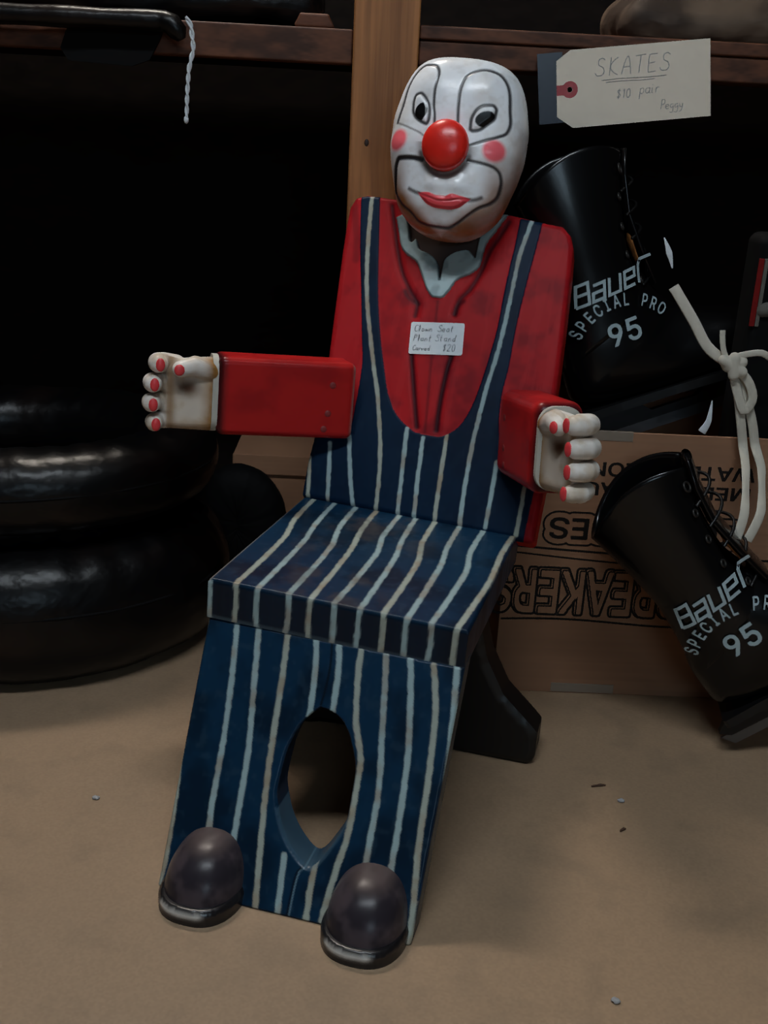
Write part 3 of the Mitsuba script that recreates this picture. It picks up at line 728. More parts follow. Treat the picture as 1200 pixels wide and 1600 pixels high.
# arms and hands
def arm(p0, a, length, height, twist, thick, tag, bend=0.0, round_=0.009):
    a = np.asarray(a) / np.linalg.norm(a)
    p0 = np.asarray(p0, float)
    s = np.cross(a, EZ)
    s /= np.linalg.norm(s)
    if s @ np.array([0.3 if a[0] < 0 else -0.9, -1, 0]) < 0:
        s = -s                                                  # s points out of the palm
    u = np.cross(s, a)
    u = u if u[2] > 0 else -u
    u2 = u * math.cos(twist) + np.cross(a, u) * math.sin(twist) * (1 if np.cross(a, u) @ np.cross(a, EZ) > 0 else -1)
    u = u2 / np.linalg.norm(u2)
    s2 = np.cross(a, u)
    s = s2 if s2 @ s > 0 else -s2
    sleeve = man(tm(rbox((-0.004, -height / 2, -thick), (length, height / 2, 0), round_))).refine_to_length(0.004)
    m = tm(sleeve)
    Cs = np.tile(lin((170, 30, 30)), (len(m.vertices), 1))
    ff = meshkit.fbm(m.vertices * 30, 4, 3)
    Cs = lay(Cs, sstep(0.4, 0.75, ff) * 0.6, (136, 22, 26))
    Cs = lay(Cs, 0.92 * sstep(length - 0.014, length - 0.003, m.vertices[:, 0]), (40, 16, 20))
    Cs = lay(Cs, 0.7 * sstep(0.0015, -0.003, m.vertices[:, 0]), (170, 140, 130))
    part(f'{CL}__arm', frame(m, p0, a, u, s), 'paint_satin', 35 and True, Cs, label='red sleeve block of the arm on the ' + tag)
    ak = [k for k in scene if k.startswith(CL + '__arm') and '__' not in k[len(CL) + 2:]][-1]
    for ll, hh in ((0.026, 0.020), (0.030, -0.016), (0.034, -0.036)):
        plug = trimesh.creation.icosphere(2, 0.0042)
        plug.vertices *= [1, 1, 0.25]
        material('plug_red', (120, 34, 34), 0.5)
        part(f'{ak}__plug', frame(plug, p0 + a * ll + u * hh, a, u, s), 'plug_red', True)
    w0 = p0 + a * length
    cp = sg.box(-0.027, -0.034, 0.029, -0.022).buffer(0.0195)
    material('cuff_grey', (176, 174, 164), 0.6)
    part(f'{ak}__cuff', frame(extrude(cp, 0.007), w0 - a * 0.001, u, s, a), 'cuff_grey', 40, label='pale cuff')
    # hand in (along, up, palm normal)
    r = 0.0120
    H = blob([((0.010, 0.033, -0.018), .013), ((0.010, -0.033, -0.018), .013), ((0.056, 0.030, -0.021), .011), ((0.056, -0.034, -0.021), .011), ((0.003, 0.030, -0.032), .013), ((0.003, -0.030, -0.032), .013), ((0.050, 0.0, -0.026), .011)])
    tips = []
    for k, h in enumerate((0.0355, 0.0118, -0.0120, -0.0355)):
        ex = (0.000, 0.006, 0.007, 0.003)[k]
        rr = (0.0125, 0.0122, 0.0118, 0.0110)[k]
        chain = [((0.050, h * 0.94, -0.024), rr), ((0.065 + ex, h, -0.023), rr), ((0.072 + ex, h * 1.02, -0.012), rr * 0.98), ((0.072 + ex, h * 1.02, 0.000), rr * 0.90)]
        for i in range(3):
            H = H + blob(chain[i:i + 2])
        tips.append((chain[-1][0], rr * 0.90))
    th = [((0.008, 0.028, -0.014), .014), ((0.028, 0.035, -0.006), .0125), ((0.046, 0.031, 0.001), .0100)]
    for i in range(2):
        H = H + blob(th[i:i + 2])
    tips.append((th[-1][0], 0.0098))
    hm = smoothed(H, 0.0026, 8)
    v = hm.vertices
    Ch = np.tile(lin((222, 216, 208)), (len(v), 1))
    ff = meshkit.fbm(v * 60, 4, 5)
    Ch = lay(Ch, 0.65 * sstep(0.42, 0.72, ff), (186, 164, 134))
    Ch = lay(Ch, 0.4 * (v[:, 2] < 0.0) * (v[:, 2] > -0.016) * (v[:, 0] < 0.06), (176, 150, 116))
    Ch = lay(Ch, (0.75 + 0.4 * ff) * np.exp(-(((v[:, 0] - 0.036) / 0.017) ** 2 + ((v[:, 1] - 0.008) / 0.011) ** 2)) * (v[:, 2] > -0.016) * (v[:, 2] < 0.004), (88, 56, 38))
    Ch = lay(Ch, 0.95 * sstep(0.024, 0.003, v[:, 0]) * (0.55 + ff), (146, 104, 54))
    Ch = lay(Ch, 0.6 * sstep(-0.030, -0.042, v[:, 1]) * (v[:, 0] < 0.055) * (0.4 + ff), (150, 110, 64))
    for h in (0.0237, 0.0, -0.0237):
        Ch = lay(Ch, 0.7 * np.exp(-((v[:, 1] - h) / 0.0022) ** 2) * sstep(0.05, 0.062, v[:, 0]), (112, 84, 58))
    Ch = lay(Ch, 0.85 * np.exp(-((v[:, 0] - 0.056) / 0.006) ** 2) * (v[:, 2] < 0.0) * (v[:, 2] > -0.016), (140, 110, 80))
    ca_, sa_ = math.cos(bend), math.sin(bend)
    a, s = a * ca_ - s * sa_, s * ca_ + a * sa_
    part(f'{CL}__hand', frame(hm, w0, a, u, s), 'paint_satin', True, Ch, label='white hand with red nails on the ' + tag)
    hk = [k for k in scene if k.startswith(CL + '__hand') and '__' not in k[len(CL) + 2:]][-1]
    for k, (c, rr) in enumerate(tips):
        nail = trimesh.creation.icosphere(3, 1.0)
        nail.vertices *= np.array([0.0054, 0.0080, 0.0024])
        if k == 4:
            nail.vertices *= np.array([1.15, 0.85, 1.2])
        c = np.array(c) + np.array([-0.0015 if k < 4 else 0.002, 0.0, rr * 0.93])
        part(f'{hk}__fingernail', frame(nail, w0 + a * c[0] + u * c[1] + s * c[2], a, u, s), 'nail_red', True)


arm((-0.0854, 0.3175, 0.4110), (-0.8643, -0.4999, 0.055), 0.1694, 0.0975, 0.10, 0.066, 'left of the picture')
arm((0.1020, 0.3204, 0.3950), (0.4489, -0.8853, 0.1212), 0.136, 0.106, 0.015, 0.060, 'right of the picture', 0.27, 0.016)

# shoes
for sx in (-0.0835, 0.0868):
    up = trimesh.creation.icosphere(5, 1.0)
    v = up.vertices
    v = np.sign(v) * np.abs(v) ** 0.86
    v = v * [0.0395, 0.050, 0.050]
    v[:, 2] = np.maximum(v[:, 2], 0) + 0.010
    v[:, 1] += np.where(v[:, 2] > 0, 0.18 * v[:, 2], 0)
    yc = -0.128
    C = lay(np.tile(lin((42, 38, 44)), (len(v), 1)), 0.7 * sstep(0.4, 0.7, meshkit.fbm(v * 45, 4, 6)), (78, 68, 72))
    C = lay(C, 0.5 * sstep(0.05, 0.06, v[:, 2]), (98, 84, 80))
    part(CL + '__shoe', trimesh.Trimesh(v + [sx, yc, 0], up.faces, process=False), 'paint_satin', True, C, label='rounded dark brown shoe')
    sk = [k for k in scene if k.startswith(CL + '__shoe') and '__' not in k[len(CL) + 2:]][-1]
    t = np.linspace(0, 2 * np.pi, 72, endpoint=False)
    ex = 2 / 2.5
    so = sg.Polygon(np.c_[0.0425 * np.sign(np.cos(t)) * np.abs(np.cos(t)) ** ex, 0.0545 * np.sign(np.sin(t)) * np.abs(np.sin(t)) ** ex])
    V, F, nf = board(so, 0.0165, 0.0025, 0.005, 0.002)
    worn_highlight = 1.5 * np.exp(-((V[:, 2] - 0.0110) / 0.0026) ** 2) * sstep(-0.030, -0.046, V[:, 1]) * sstep(0.028, 0.018, np.abs(V[:, 0] + 0.006)) * (0.35 + meshkit.fbm(V * 160, 3, 2))  # pale worn toe edge with its highlight painted into the colour
    C = lay(np.tile(lin((24, 22, 24)), (len(V), 1)), worn_highlight, (190, 186, 180))
    part(sk + '__sole', trimesh.Trimesh(V + [sx, yc, 0.0003], F, process=False), 'paint_gloss', True, C, label='black sole with a worn toe edge and a painted pale highlight')

# ------------------------------------------------------------------ handwriting
GL = {
    'S': [[(.5, .88), (.32, 1), (.1, .88), (.12, .66), (.4, .48), (.5, .26), (.34, .03), (.1, .03), (-.05, .2)]], 'K': [[(.08, 1), (.04, 0)], [(.5, .98), (.08, .45), (.55, 0)]],
    'A': [[(0, 0), (.3, 1), (.55, 0)], [(.1, .4), (.45, .42)]], 'T': [[(-.02, .97), (.6, 1.02)], [(.3, 1), (.26, 0)]], 'E': [[(.5, 1), (.06, .98), (.04, 0), (.5, .03)], [(.05, .5), (.4, .54)]],
    '$': [[(.45, .8), (.25, .9), (.08, .75), (.42, .35), (.28, .1), (.05, .2)], [(.27, 1.05), (.22, -.1)]], '1': [[(.12, .8), (.25, 1), (.22, 0)]],
    '0': [[(.3, 1), (.08, .7), (.1, .2), (.3, 0), (.48, .3), (.46, .75), (.3, 1)]], '2': [[(.06, .8), (.25, 1), (.46, .82), (.35, .5), (.05, .03), (.5, .03)]],
    'p': [[(.08, .5), (.04, -.4)], [(.08, .42), (.3, .5), (.4, .28), (.25, .02), (.06, .1)]], 'a': [[(.4, .45), (.15, .48), (.03, .2), (.18, .02), (.38, .2), (.42, .48), (.4, .05), (.5, .02)]],
    'i': [[(.1, .46), (.1, .04), (.2, .02)], [(.12, .68), (.13, .72)]], 'r': [[(.06, .46), (.08, 0)], [(.08, .3), (.22, .48), (.36, .44)]],
    'P': [[(.08, 1), (.05, 0)], [(.06, .96), (.36, .98), (.42, .7), (.3, .52), (.07, .5)]], 'e': [[(.06, .24), (.38, .28), (.3, .48), (.1, .42), (.04, .16), (.2, .01), (.4, .1)]],
    'g': [[(.38, .45), (.14, .46), (.06, .22), (.2, .08), (.38, .3), (.38, -.25), (.2, -.42), (.04, -.3)]], 'y': [[(.06, .46), (.12, .12), (.34, .14)], [(.38, .46), (.3, -.25), (.1, -.4)]],
    'C': [[(.5, .85), (.3, 1), (.06, .7), (.06, .25), (.28, 0), (.52, .14)]], 'l': [[(.1, .05), (.2, .8), (.12, 1), (.08, .3), (.2, .02)]], 'o': [[(.2, .46), (.05, .3), (.1, .05), (.3, .04), (.38, .3), (.2, .46)]],
    'w': [[(.02, .45), (.1, .04), (.24, .36), (.36, .04), (.5, .46)]], 'n': [[(.05, .45), (.07, 0)], [(.07, .3), (.24, .48), (.36, .3), (.38, .02)]], 't': [[(.18, .9), (.14, .06), (.3, .03)], [(.02, .58), (.34, .62)]],
    'd': [[(.38, .42), (.14, .44), (.04, .2), (.18, .02), (.38, .2)], [(.44, 1), (.4, .05), (.5, .02)]], 'v': [[(.03, .45), (.18, .03), (.38, .46)]],
}


def write(text, o, ex, ey, height, r, advance=0.62, slant=0.12):
    """Handwritten letters as thin raised ink lines from the point o."""
    ms, x = [], 0.0
    nn = np.cross(ex, ey)
    for ch in text:
        if ch != ' ':
            for st in GL[ch]:
                p = np.array(st, float)
                p = np.c_[p[:, 0] + x + slant * p[:, 1], p[:, 1]] * height
                p = curve(p, height * 0.12)
                ms.append(tube(np.asarray(o) + p[:, :1] * ex + p[:, 1:] * ey, r, 5, 0.4, up=nn))
        x += advance * (0.75 if ch in 'il1r ' else 1.0)
    return trimesh.util.concatenate(ms)


# price sticker on the chest
st = P('sticker')
sx, sy = (st[1] - st[0]), (st[3] - st[0])
so = T0 + TN * 0.0006 + EX * st[3][0] + TV * st[3][1]
se1 = EX * (st[2] - st[3])[0] + TV * (st[2] - st[3])[1]
sw = np.linalg.norm(se1)
se1 /= sw
se2 = np.cross(TN, se1)
sh = (st[0] - st[3]) @ np.array([se2 @ EX, se2 @ TV])
thing('price_sticker', 'small white price sticker with handwriting on the clown\'s red chest', 'sticker')
part('price_sticker__paper', frame(extrude(sg.box(0.003, 0.003, sw - 0.003, sh - 0.003).buffer(0.003), 0.0006), so, se1, se2, TN), 'paper_white')
hand = trimesh.util.concatenate([write(t, so + se1 * x + se2 * y + TN * 0.0006, se1, se2, h, 0.00042) for t, x, y, h in
                                 (('Clown', .005, .0305, .0085), ('Seat', .036, .0308, .0088), ('Plant', .005, .0175, .0085), ('Stand', .034, .0180, .0088), ('Carved', .005, .0050, .0066), ('$20', .044, .0050, .0092))])
part('price_sticker__handwriting', hand, 'ink_dark')

# ------------------------------------------------------------------ manila tag on the shelf edge
YT = 0.5665
ta = math.radians(7.6)
t1, t2 = RX * math.cos(ta) + Z3 * math.sin(ta), -RX * math.sin(ta) + Z3 * math.cos(ta)
to = room(0.2937, YT, 0.7543)
thing('price_tag', 'manila price tag reading SKATES, taped to the dark shelf edge', 'tag')
tag_poly = sg.Polygon([(0, 0), (.189, 0), (.187, .0985), (-.001, .0995), (-.0205, .0868), (-.0217, .016)]).difference(sg.Point(-.0032, .0496).buffer(.0034, 16))
part('price_tag__card', frame(extrude(tag_poly, 0.0008), to, t1, t2, -RY), 'tag_manila')
ringp = sg.Point(-.0032, .0496).buffer(.0108, 24).union(sg.box(-.0212, .043, -.004, .056)).difference(sg.Point(-.0032, .0496).buffer(.0036, 16))
part('price_tag__reinforcement', frame(extrude(ringp, 0.0003), to - RY * 0.0008, t1, t2, -RY), 'tag_ring_red', label='red reinforcement ring')
w = [write('SKATES', to + t1 * .032 + t2 * .063 - RY * .0009, t1, t2, .0225, .00055, 0.78), write('$10', to + t1 * .060 + t2 * .033 - RY * .0009, t1, t2, .0115, .0005), write('pair', to + t1 * .091 + t2 * .036 - RY * .0009, t1, t2, .0150, .0005, .52),
     write('Peggy', to + t1 * .120 + t2 * .014 - RY * .0009, t1, t2, .0125, .00045, .5)]
for a_, b_, yy in ((.040, .128, .0575), (.046, .112, .0545)):
    w.append(tube(np.array([to + t1 * (a_ + (b_ - a_) * k / 6) + t2 * (yy + .0006 * math.sin(k)) - RY * .0009 for k in range(7)]), .0005, 5))
part('price_tag__handwriting', trimesh.util.concatenate(w), 'ink_grey')
part('price_tag__tape', frame(extrude(sg.box(-.046, .008, -.012, .098), 0.0004), to + RY * 0.0004, t1, t2, -RY), 'tape_blue', label='strip of bluish tape')

# ------------------------------------------------------------------ things on the upper shelf
bl = 'leather_pad'
thing(bl, 'black leather pad with a rolled front edge hanging over the left shelf beam', 'pad')
xs = np.linspace(-0.62, -0.262, 40)
pth = np.array([room(x, 0.548 - 0.004 * math.sin(x * 9), 0.8575 + 0.024 * (x + 0.49) * 0.35) for x in xs])
rad = 0.0135 + 0.0006 * np.sin(xs * 60)
pth = np.vstack([pth, [room(-0.252, 0.546, 0.856), room(-0.243, 0.545, 0.846), room(-0.239, 0.545, 0.838)]])
rad = np.r_[rad, 0.0140, 0.0125, 0.006]
part(bl + '__rolled_edge', tube(pth, rad, 18), 'black_leather', 40, label='glossy rolled edge')
B = blob([((-0.60, 0.66, 0.90), .035), ((-0.60, 1.0, 0.92), .05), ((-0.09, 0.66, 0.897), .030), ((-0.12, 0.98, 0.93), .05), ((-0.3, 0.80, 0.96), .05), ((-0.35, 0.60, 0.895), .03)])
m = smoothed(B, 0.012, 6)
m.vertices += (meshkit.fbm(m.vertices * 14, 3, 4)[:, None] - 0.5) * 0.018 * np.array([0.3, 0.6, 1])
m.vertices[:, 2] = np.maximum(m.vertices[:, 2], 0.8655)
part(bl + '__body', in_room(m), 'black_leather', True)
flap = sg.Polygon([(-0.385, 0.862), (-0.397, 0.842), (-0.405, 0.8215), (-0.395, 0.806), (-0.31, 0.803), (-0.286, 0.812), (-0.272, 0.838), (-0.262, 0.862)]).buffer(-0.003).buffer(0.003)
part(bl + '__flap', frame(extrude(flap, 0.006), room(0, 0.572, 0), RX, Z3, -RY), 'black_matte', label='flap hanging over the beam')
thing('hanging_string', 'white twisted string loop hanging from the black leather pad', 'string')
zz = np.linspace(0, 1, 46)
for sgn, nm in ((1, 'strand'), (-1, 'strand')):
    px_ = -0.2305 + np.interp(zz, [0, .08, .3, .5, .75, .95, 1], [0.001, .0075, .0105, .0040, .0015, .0005, 0]) + sgn * 0.0020 * np.sin(zz * 30) * (1 - 0.3 * zz)
    pz = 0.8640 - zz * 0.127
    py = 0.523 - 0.0012 * sgn * np.cos(zz * 30)
    part('hanging_string__' + nm, tube(np.array([room(a, b, c) for a, b, c in zip(px_, py, pz)]), 0.00175, 7), 'string_white', True)
kn = trimesh.creation.icosphere(2, 0.0042)
kn.vertices *= [0.8, 0.8, 1.2]
part('hanging_string__knot', in_room(kn, (-0.2305, 0.523, 0.7385)), 'string_white', True)
wb = tm(rbox((-0.089, 0.60, 0.8655), (-0.047, 0.66, 0.8840), 0.004))
wb.vertices[:, 0] += np.where(wb.vertices[:, 2] < 0.875, np.sign(wb.vertices[:, 0] + 0.068) * 0.006, 0)
part('wood_block', in_room(wb), 'beam_wood', 30, label='small brown wood block on the shelf edge left of the pale post', category='block')
B = blob([((0.40, 0.70, 0.905), .028), ((0.62, 0.70, 0.905), .028), ((0.46, 0.74, 0.965), .03), ((0.66, 0.76, 0.98), .035), ((0.42, 0.9, 0.92), .04), ((0.66, 0.9, 0.93), .04)])
m = smoothed(B, 0.010, 6)
m.vertices += (meshkit.fbm(m.vertices * 18, 3, 7)[:, None] - 0.5) * 0.016
m.vertices[:, 2] = np.maximum(m.vertices[:, 2], 0.876)
part('leather_bag', in_room(m), 'worn_leather', True, label='worn brown leather bag on the shelf above the manila tag', category='bag')


# ------------------------------------------------------------------ black leather collars at the left
def collar_ring(cx, cy, cz, ax, ay, tr, th, seed, tilt=0.0, n=150, k=44, pinch=0.0):
    t = np.linspace(0, 2 * np.pi, n, endpoint=False)
    s = np.linspace(0, 2 * np.pi, k, endpoint=False)
    tt, ss = np.meshgrid(t, s, indexing='ij')
    e = 2 / 2.3
    cr, sr = np.sign(np.cos(ss)) * np.abs(np.cos(ss)) ** e, np.sign(np.sin(ss)) * np.abs(np.sin(ss)) ** e
    wr = 1 + 0.05 * (meshkit.fbm(np.stack([np.cos(tt) * 4, np.sin(tt) * 4, ss * 0.8], -1), 3, seed) - 0.5) * 2
    wr = wr + 0.02 * np.sin(tt * 34 + 2 * np.sin(ss)) * np.maximum(np.sin(ss), 0) ** 2
    r = tr * wr * (1 - pinch * np.maximum(np.cos(tt), 0) ** 4)
    X = cx + (ax + r * cr) * np.cos(tt)
    Y = cy + (ay + r * cr) * np.sin(tt)
    Z = cz + th * wr * sr + tilt * (X - cx)
    V = np.stack([X, Y, Z], -1).reshape(-1, 3)
    i, j = np.meshgrid(np.arange(n), np.arange(k), indexing='ij')
    a, b, c, d = i * k + j, ((i + 1) % n) * k + j, ((i + 1) % n) * k + (j + 1) % k, i * k + (j + 1) % k
    F = np.concatenate([np.stack([a, b, c], -1).reshape(-1, 3), np.stack([a, c, d], -1).reshape(-1, 3)])
    return trimesh.Trimesh(V, F, process=False)


grp = 'black leather collars stacked on the left'
thing('leather_collar', 'thick black leather ring collar, lowest of the stack at the left', 'collar', group=grp)
m = collar_ring(-0.490, 0.515, 0.098, 0.225, 0.175, 0.092, 0.100, 3)
m.vertices[:, 2] = np.maximum(m.vertices[:, 2], 0.0008)
part('leather_collar__padding', in_room(m), 'black_leather', True)
t = np.linspace(0, 2 * np.pi, 121)
part('leather_collar__seam', tube(np.array([room(-0.490 + (0.225 + 0.0895) * math.cos(a), 0.515 + (0.175 + 0.0895) * math.sin(a), 0.118) for a in t]), 0.0028, 6, cap=False), 'black_matte', True)
thing('leather_collar_001', 'thinner black leather ring collar lying on the thick one at the left', 'collar', group=grp)
m = collar_ring(-0.485, 0.520, 0.2660, 0.235, 0.185, 0.060, 0.056, 8, 0.02)
part('leather_collar_001__padding', in_room(m), 'black_leather', True)
part('leather_collar_001__seam', tube(np.array([room(-0.485 + (0.235 + 0.0585) * math.cos(a), 0.520 + (0.185 + 0.0585) * math.sin(a), 0.272 + 0.02 * 0.29 * math.cos(a)) for a in t]), 0.0022, 6, cap=False), 'black_matte', True)
m = collar_ring(0, 0, 0, 0.034, 0.050, 0.050, 0.035, 5)
mv = m.vertices.copy()
m.vertices = np.c_[mv[:, 0] - 0.187, 0.772 + mv[:, 2], np.maximum(mv[:, 1] + 0.084, 0.0008)]
m.faces = m.faces[:, ::-1]
part('leather_collar_002', in_room(m), 'black_matte', True, label='small black leather collar standing on edge between the stack and the clown', category='collar')

# ------------------------------------------------------------------ cardboard boxes
CB = 'cardboard_box'
thing(CB, 'open brown cardboard box with upside-down black printing, holding skates', 'box')
bx0, bx1, by0, by1, bz = 0.222, 0.74, 0.347, 0.620, 0.3830
part(CB + '__front_panel', in_room(tm(rbox((bx0, by0, 0.0), (bx1, by0 + 0.004, bz), 0.0012))), 'cardboard', 30)
part(CB + '__back_panel', in_room(tm(rbox((bx0, by1 - 0.004, 0.0), (bx1, by1, bz), 0.0012))), 'cardboard', 30)
part(CB + '__side_panel', in_room(tm(rbox((bx0, by0 + 0.004, 0.0), (bx0 + 0.004, by1 - 0.004, bz), 0.0012))), 'cardboard', 30)
part(CB + '__side_panel', in_room(tm(rbox((bx1 - 0.004, by0 + 0.004, 0.0), (bx1, by1 - 0.004, bz), 0.0012))), 'cardboard', 30)
part(CB + '__bottom_panel', in_room(tm(rbox((bx0 + 0.004, by0 + 0.004, 0.0005), (bx1 - 0.004, by1 - 0.004, 0.0045), 0.0012))), 'cardboard', 30)
part(CB + '__tape', in_room(tm(rbox((0.304, by0 - 0.0008, 0.0015), (0.393, by0 + 0.0002, 0.0150), 0.0003))), 'tape_clear', label='strip of clear tape')
part(CB + '__tape', in_room(tm(rbox((0.300, by0 - 0.0006, bz - 0.012), (0.375, by0 + 0.0046, bz + 0.0006), 0.0003))), 'tape_clear')


def printed(shape, x, z, depth=0.0005, mat='print_black', nm='print', lift=0.0):
    """Print on the front of the box, turned upside down: its right-hand end at x, its base line at z."""
    m = extrude(shape, depth)
    part(CB + '__' + nm, frame(m, room(x, by0 - lift, z), -RX, -Z3, -RY), mat)


def fit_text(text, width, height, bold=True):
    g = text_poly(text, height, bold)
    x0, y0, x1, y1 = g.bounds
    return shapely.affinity.scale(shapely.affinity.translate(g, -x0, -y0), width / (x1 - x0), height / (y1 - y0), origin=(0, 0))


import shapely.affinity
g = fit_text('BREAKERS', 0.262, 0.066)
outl = g.buffer(0.0042).difference(g.buffer(0.0012))
printed(outl, 0.467, 0.1880, nm='outline_lettering')
printed(g.buffer(0.0018).difference(g), 0.469, 0.1862, nm='outline_lettering')
g2 = fit_text('ICE', 0.075, 0.066)
printed(g2.buffer(0.0042).difference(g2.buffer(0.0012)), 0.582, 0.1900, nm='outline_lettering')
g = fit_text('ICE CUBES', 0.248, 0.031)
for word in (sg.box(-1, -1, 0.082, 1), sg.box(0.082, -1, 1, 1)):
    printed(g.intersection(word), 0.526, 0.2625, nm='bold_lettering')
printed(g.buffer(0.0095).difference(g.buffer(0.0070)), 0.526, 0.2625, nm='bold_lettering_outline')
printed(fit_text('WATERMELON', 0.218, 0.0195), 0.543, 0.3420, nm='flavour_lettering')
printed(fit_text("MELON D'EAU", 0.222, 0.0185), 0.540, 0.3140, nm='flavour_lettering')
xs = np.linspace(0, 1, 40)
for z0, amp, wd in ((0.2140, 0.014, 0.0028), (0.2050, 0.020, 0.0022)):
    pl = np.c_[bx0 + 0.004 + xs * 0.45, z0 + 0.006 - amp * np.sin(xs * 2.2) + 0.008 * xs]
    sw_ = sg.LineString(pl).buffer(wd / 2)
    part(CB + '__swoosh', frame(extrude(sw_, 0.0005), room(0, by0, 0), RX, Z3, -RY), 'print_black')
base = sg.LineString(np.c_[bx0 + 0.004 + xs * 0.45, 0.1110 + 0.003 * np.sin(xs * 9)]).buffer(0.0014)
part(CB + '__base_line', frame(extrude(base, 0.0005), room(0, by0, 0), RX, Z3, -RY), 'print_black')
C2 = 'cardboard_box_001'
thing(C2, 'low plain cardboard box in the dark behind the clown\'s left hip', 'box')
part(C2 + '__body', in_room(tm(rbox((-0.205, 0.836, 0.0), (0.10, 0.98, 0.1850), 0.002))), 'cardboard', 30)
part(C2 + '__flap', in_room(tm(rbox((-0.205, 0.829, 0.1500), (0.10, 0.8355, 0.1870), 0.002))), 'cardboard', 30)

# ------------------------------------------------------------------ skates
SECT = [  # (front x, front z, back x, back z, half width, gap at the front in degrees)
    (.080, .334, -.086, .318, .050, 36), (.066, .300, -.079, .285, .050, 36), (.056, .255, -.071, .240, .049, 35), (.052, .215, -.066, .190, .048, 34), (.060, .180, -.070, .135, .048, 28), (.072, .150, -.078, .085, .049, 20)]
FOOT = [(.060, .185, -.066, .140, .040), (.076, .150, -.079, .082, .049), (.092, .130, -.078, .040, .050), (.105, .122, -.055, .022, .048), (.125, .114, .000, .016, .047), (.150, .104, .060, .014, .049), (.180, .096, .120, .014, .052), (.205, .090, .172, .016, .052), (.222, .080, .205, .022, .045), (.232, .062, .226, .036, .026)]


def ring_pts(fx, fz, bx, bz, hw, ang, sc=1.0, pw=0.85):
    c, h = np.array([(fx + bx) / 2, (fz + bz) / 2]), np.array([(fx - bx) / 2, (fz - bz) / 2])
    ca, sa = np.cos(ang), np.sin(ang)
    ca, sa = np.sign(ca) * np.abs(ca) ** pw, np.sign(sa) * np.abs(sa) ** pw
    return np.c_[c[0] + h[0] * sc * ca, hw * sc * sa, c[1] + h[1] * sc * ca]


def loft(sections, n, m):
    """Sections interpolated along their length."""
    s = np.array(sections, float)
    return PchipInterpolator(np.linspace(0, 1, len(s)), s)(np.linspace(0, 1, m))


def skin(rings, closed=True, cap0=True, cap1=True):
    n = len(rings[0])
    V = np.vstack(rings)
    F = []
    for k in range(len(rings) - 1):
        i = np.arange(n if closed else n - 1)
        j = (i + 1) % n
        a, b, c, d = k * n + i, k * n + j, (k + 1) * n + j, (k + 1) * n + i
        F += [np.c_[a, b, c], np.c_[a, c, d]]
    i = np.arange(n)
    j = (i + 1) % n
    if cap0:
        V = np.vstack([V, rings[0].mean(0)[None]])
        F.append(np.c_[np.full(n, len(V) - 1), j, i])
    if cap1:
        V = np.vstack([V, rings[-1].mean(0)[None]])
        F.append(np.c_[np.full(n, len(V) - 1), (len(rings) - 1) * n + i, (len(rings) - 1) * n + j])
    m = trimesh.Trimesh(V, np.vstack(F), process=False)
    return m


def foot_mesh():
    ang = np.linspace(0, 2 * np.pi, 56, endpoint=False)
    S = loft(FOOT, 0, 46)
    return skin([ring_pts(*s, ang) for s in S])


def quarter_mesh():
    S = loft(SECT, 0, 30)
    rings = []
    for s in S:
        g = math.radians(s[5])
        ang = np.linspace(g, 2 * np.pi - g, 52)
        o, i = ring_pts(*s[:5], ang), ring_pts(*s[:5], ang, 0.93)
        dome = 0.034 * sstep(0.262, 0.335, s[1]) * (1 - np.abs(np.cos(ang)) ** 1.7)
        o[:, 2] += dome
        i[:, 2] += dome
        rings.append(np.vstack([o, i[::-1]]))
    n = len(rings[0])
    m = skin(rings, True, False, False)
    cap = []
    h = n // 2
    for k in range(h - 1):
        cap += [[k + 1, k, n - 1 - k], [k + 1, n - 1 - k, n - 2 - k]]
    off = (len(rings) - 1) * n
    cap += [[off + a, off + c, off + b] for a, b, c in cap]
    m.faces = np.vstack([m.faces, cap])
    return m


FOOT_M, QUARTER_M = foot_mesh(), quarter_mesh()
side = np.vstack([FOOT_M.vertices, QUARTER_M.vertices])
side_pts = side[side[:, 1] < -0.012]
# outermost surface on the near side: y as a function of (x, z)
_g = {}
for vx, vy, vz in side_pts:
    if vz > 0.30:
        continue
    kk = (round(vx / 0.006), round(vz / 0.006))
    if kk not in _g or vy < _g[kk][1]:
        _g[kk] = (vx, vy, vz)
_g = np.array(list(_g.values()))
_t = cKDTree(_g[:, [0, 2]])
_g[:, 1] = [_g[i, 1].min() for i in _t.query_ball_point(_g[:, [0, 2]], 0.008)]
_g[:, 1] = [_g[i, 1].mean() for i in _t.query_ball_point(_g[:, [0, 2]], 0.009)]
SIDE_Y = LinearNDInterpolator(_g[:, [0, 2]], _g[:, 1])


def on_side(shape, x, z, turn=0.0):
    """Flat lettering laid onto the boot's near side."""
    m = extrude(shape, 0.0006)
    for _ in range(2):
        m = m.subdivide()
    v = m.vertices
    px, pz = v[:, 0] * math.cos(turn) - v[:, 1] * math.sin(turn) + x, v[:, 0] * math.sin(turn) + v[:, 1] * math.cos(turn) + z
    y = SIDE_Y(px, pz)
    keep = ~np.isnan(y)
    m.vertices = np.c_[px, np.where(keep, y, 0) - 0.0022 - v[:, 2], pz]
    m.faces = m.faces[keep[m.faces].all(1)]
    m.faces = m.faces[:, ::-1]
    return m


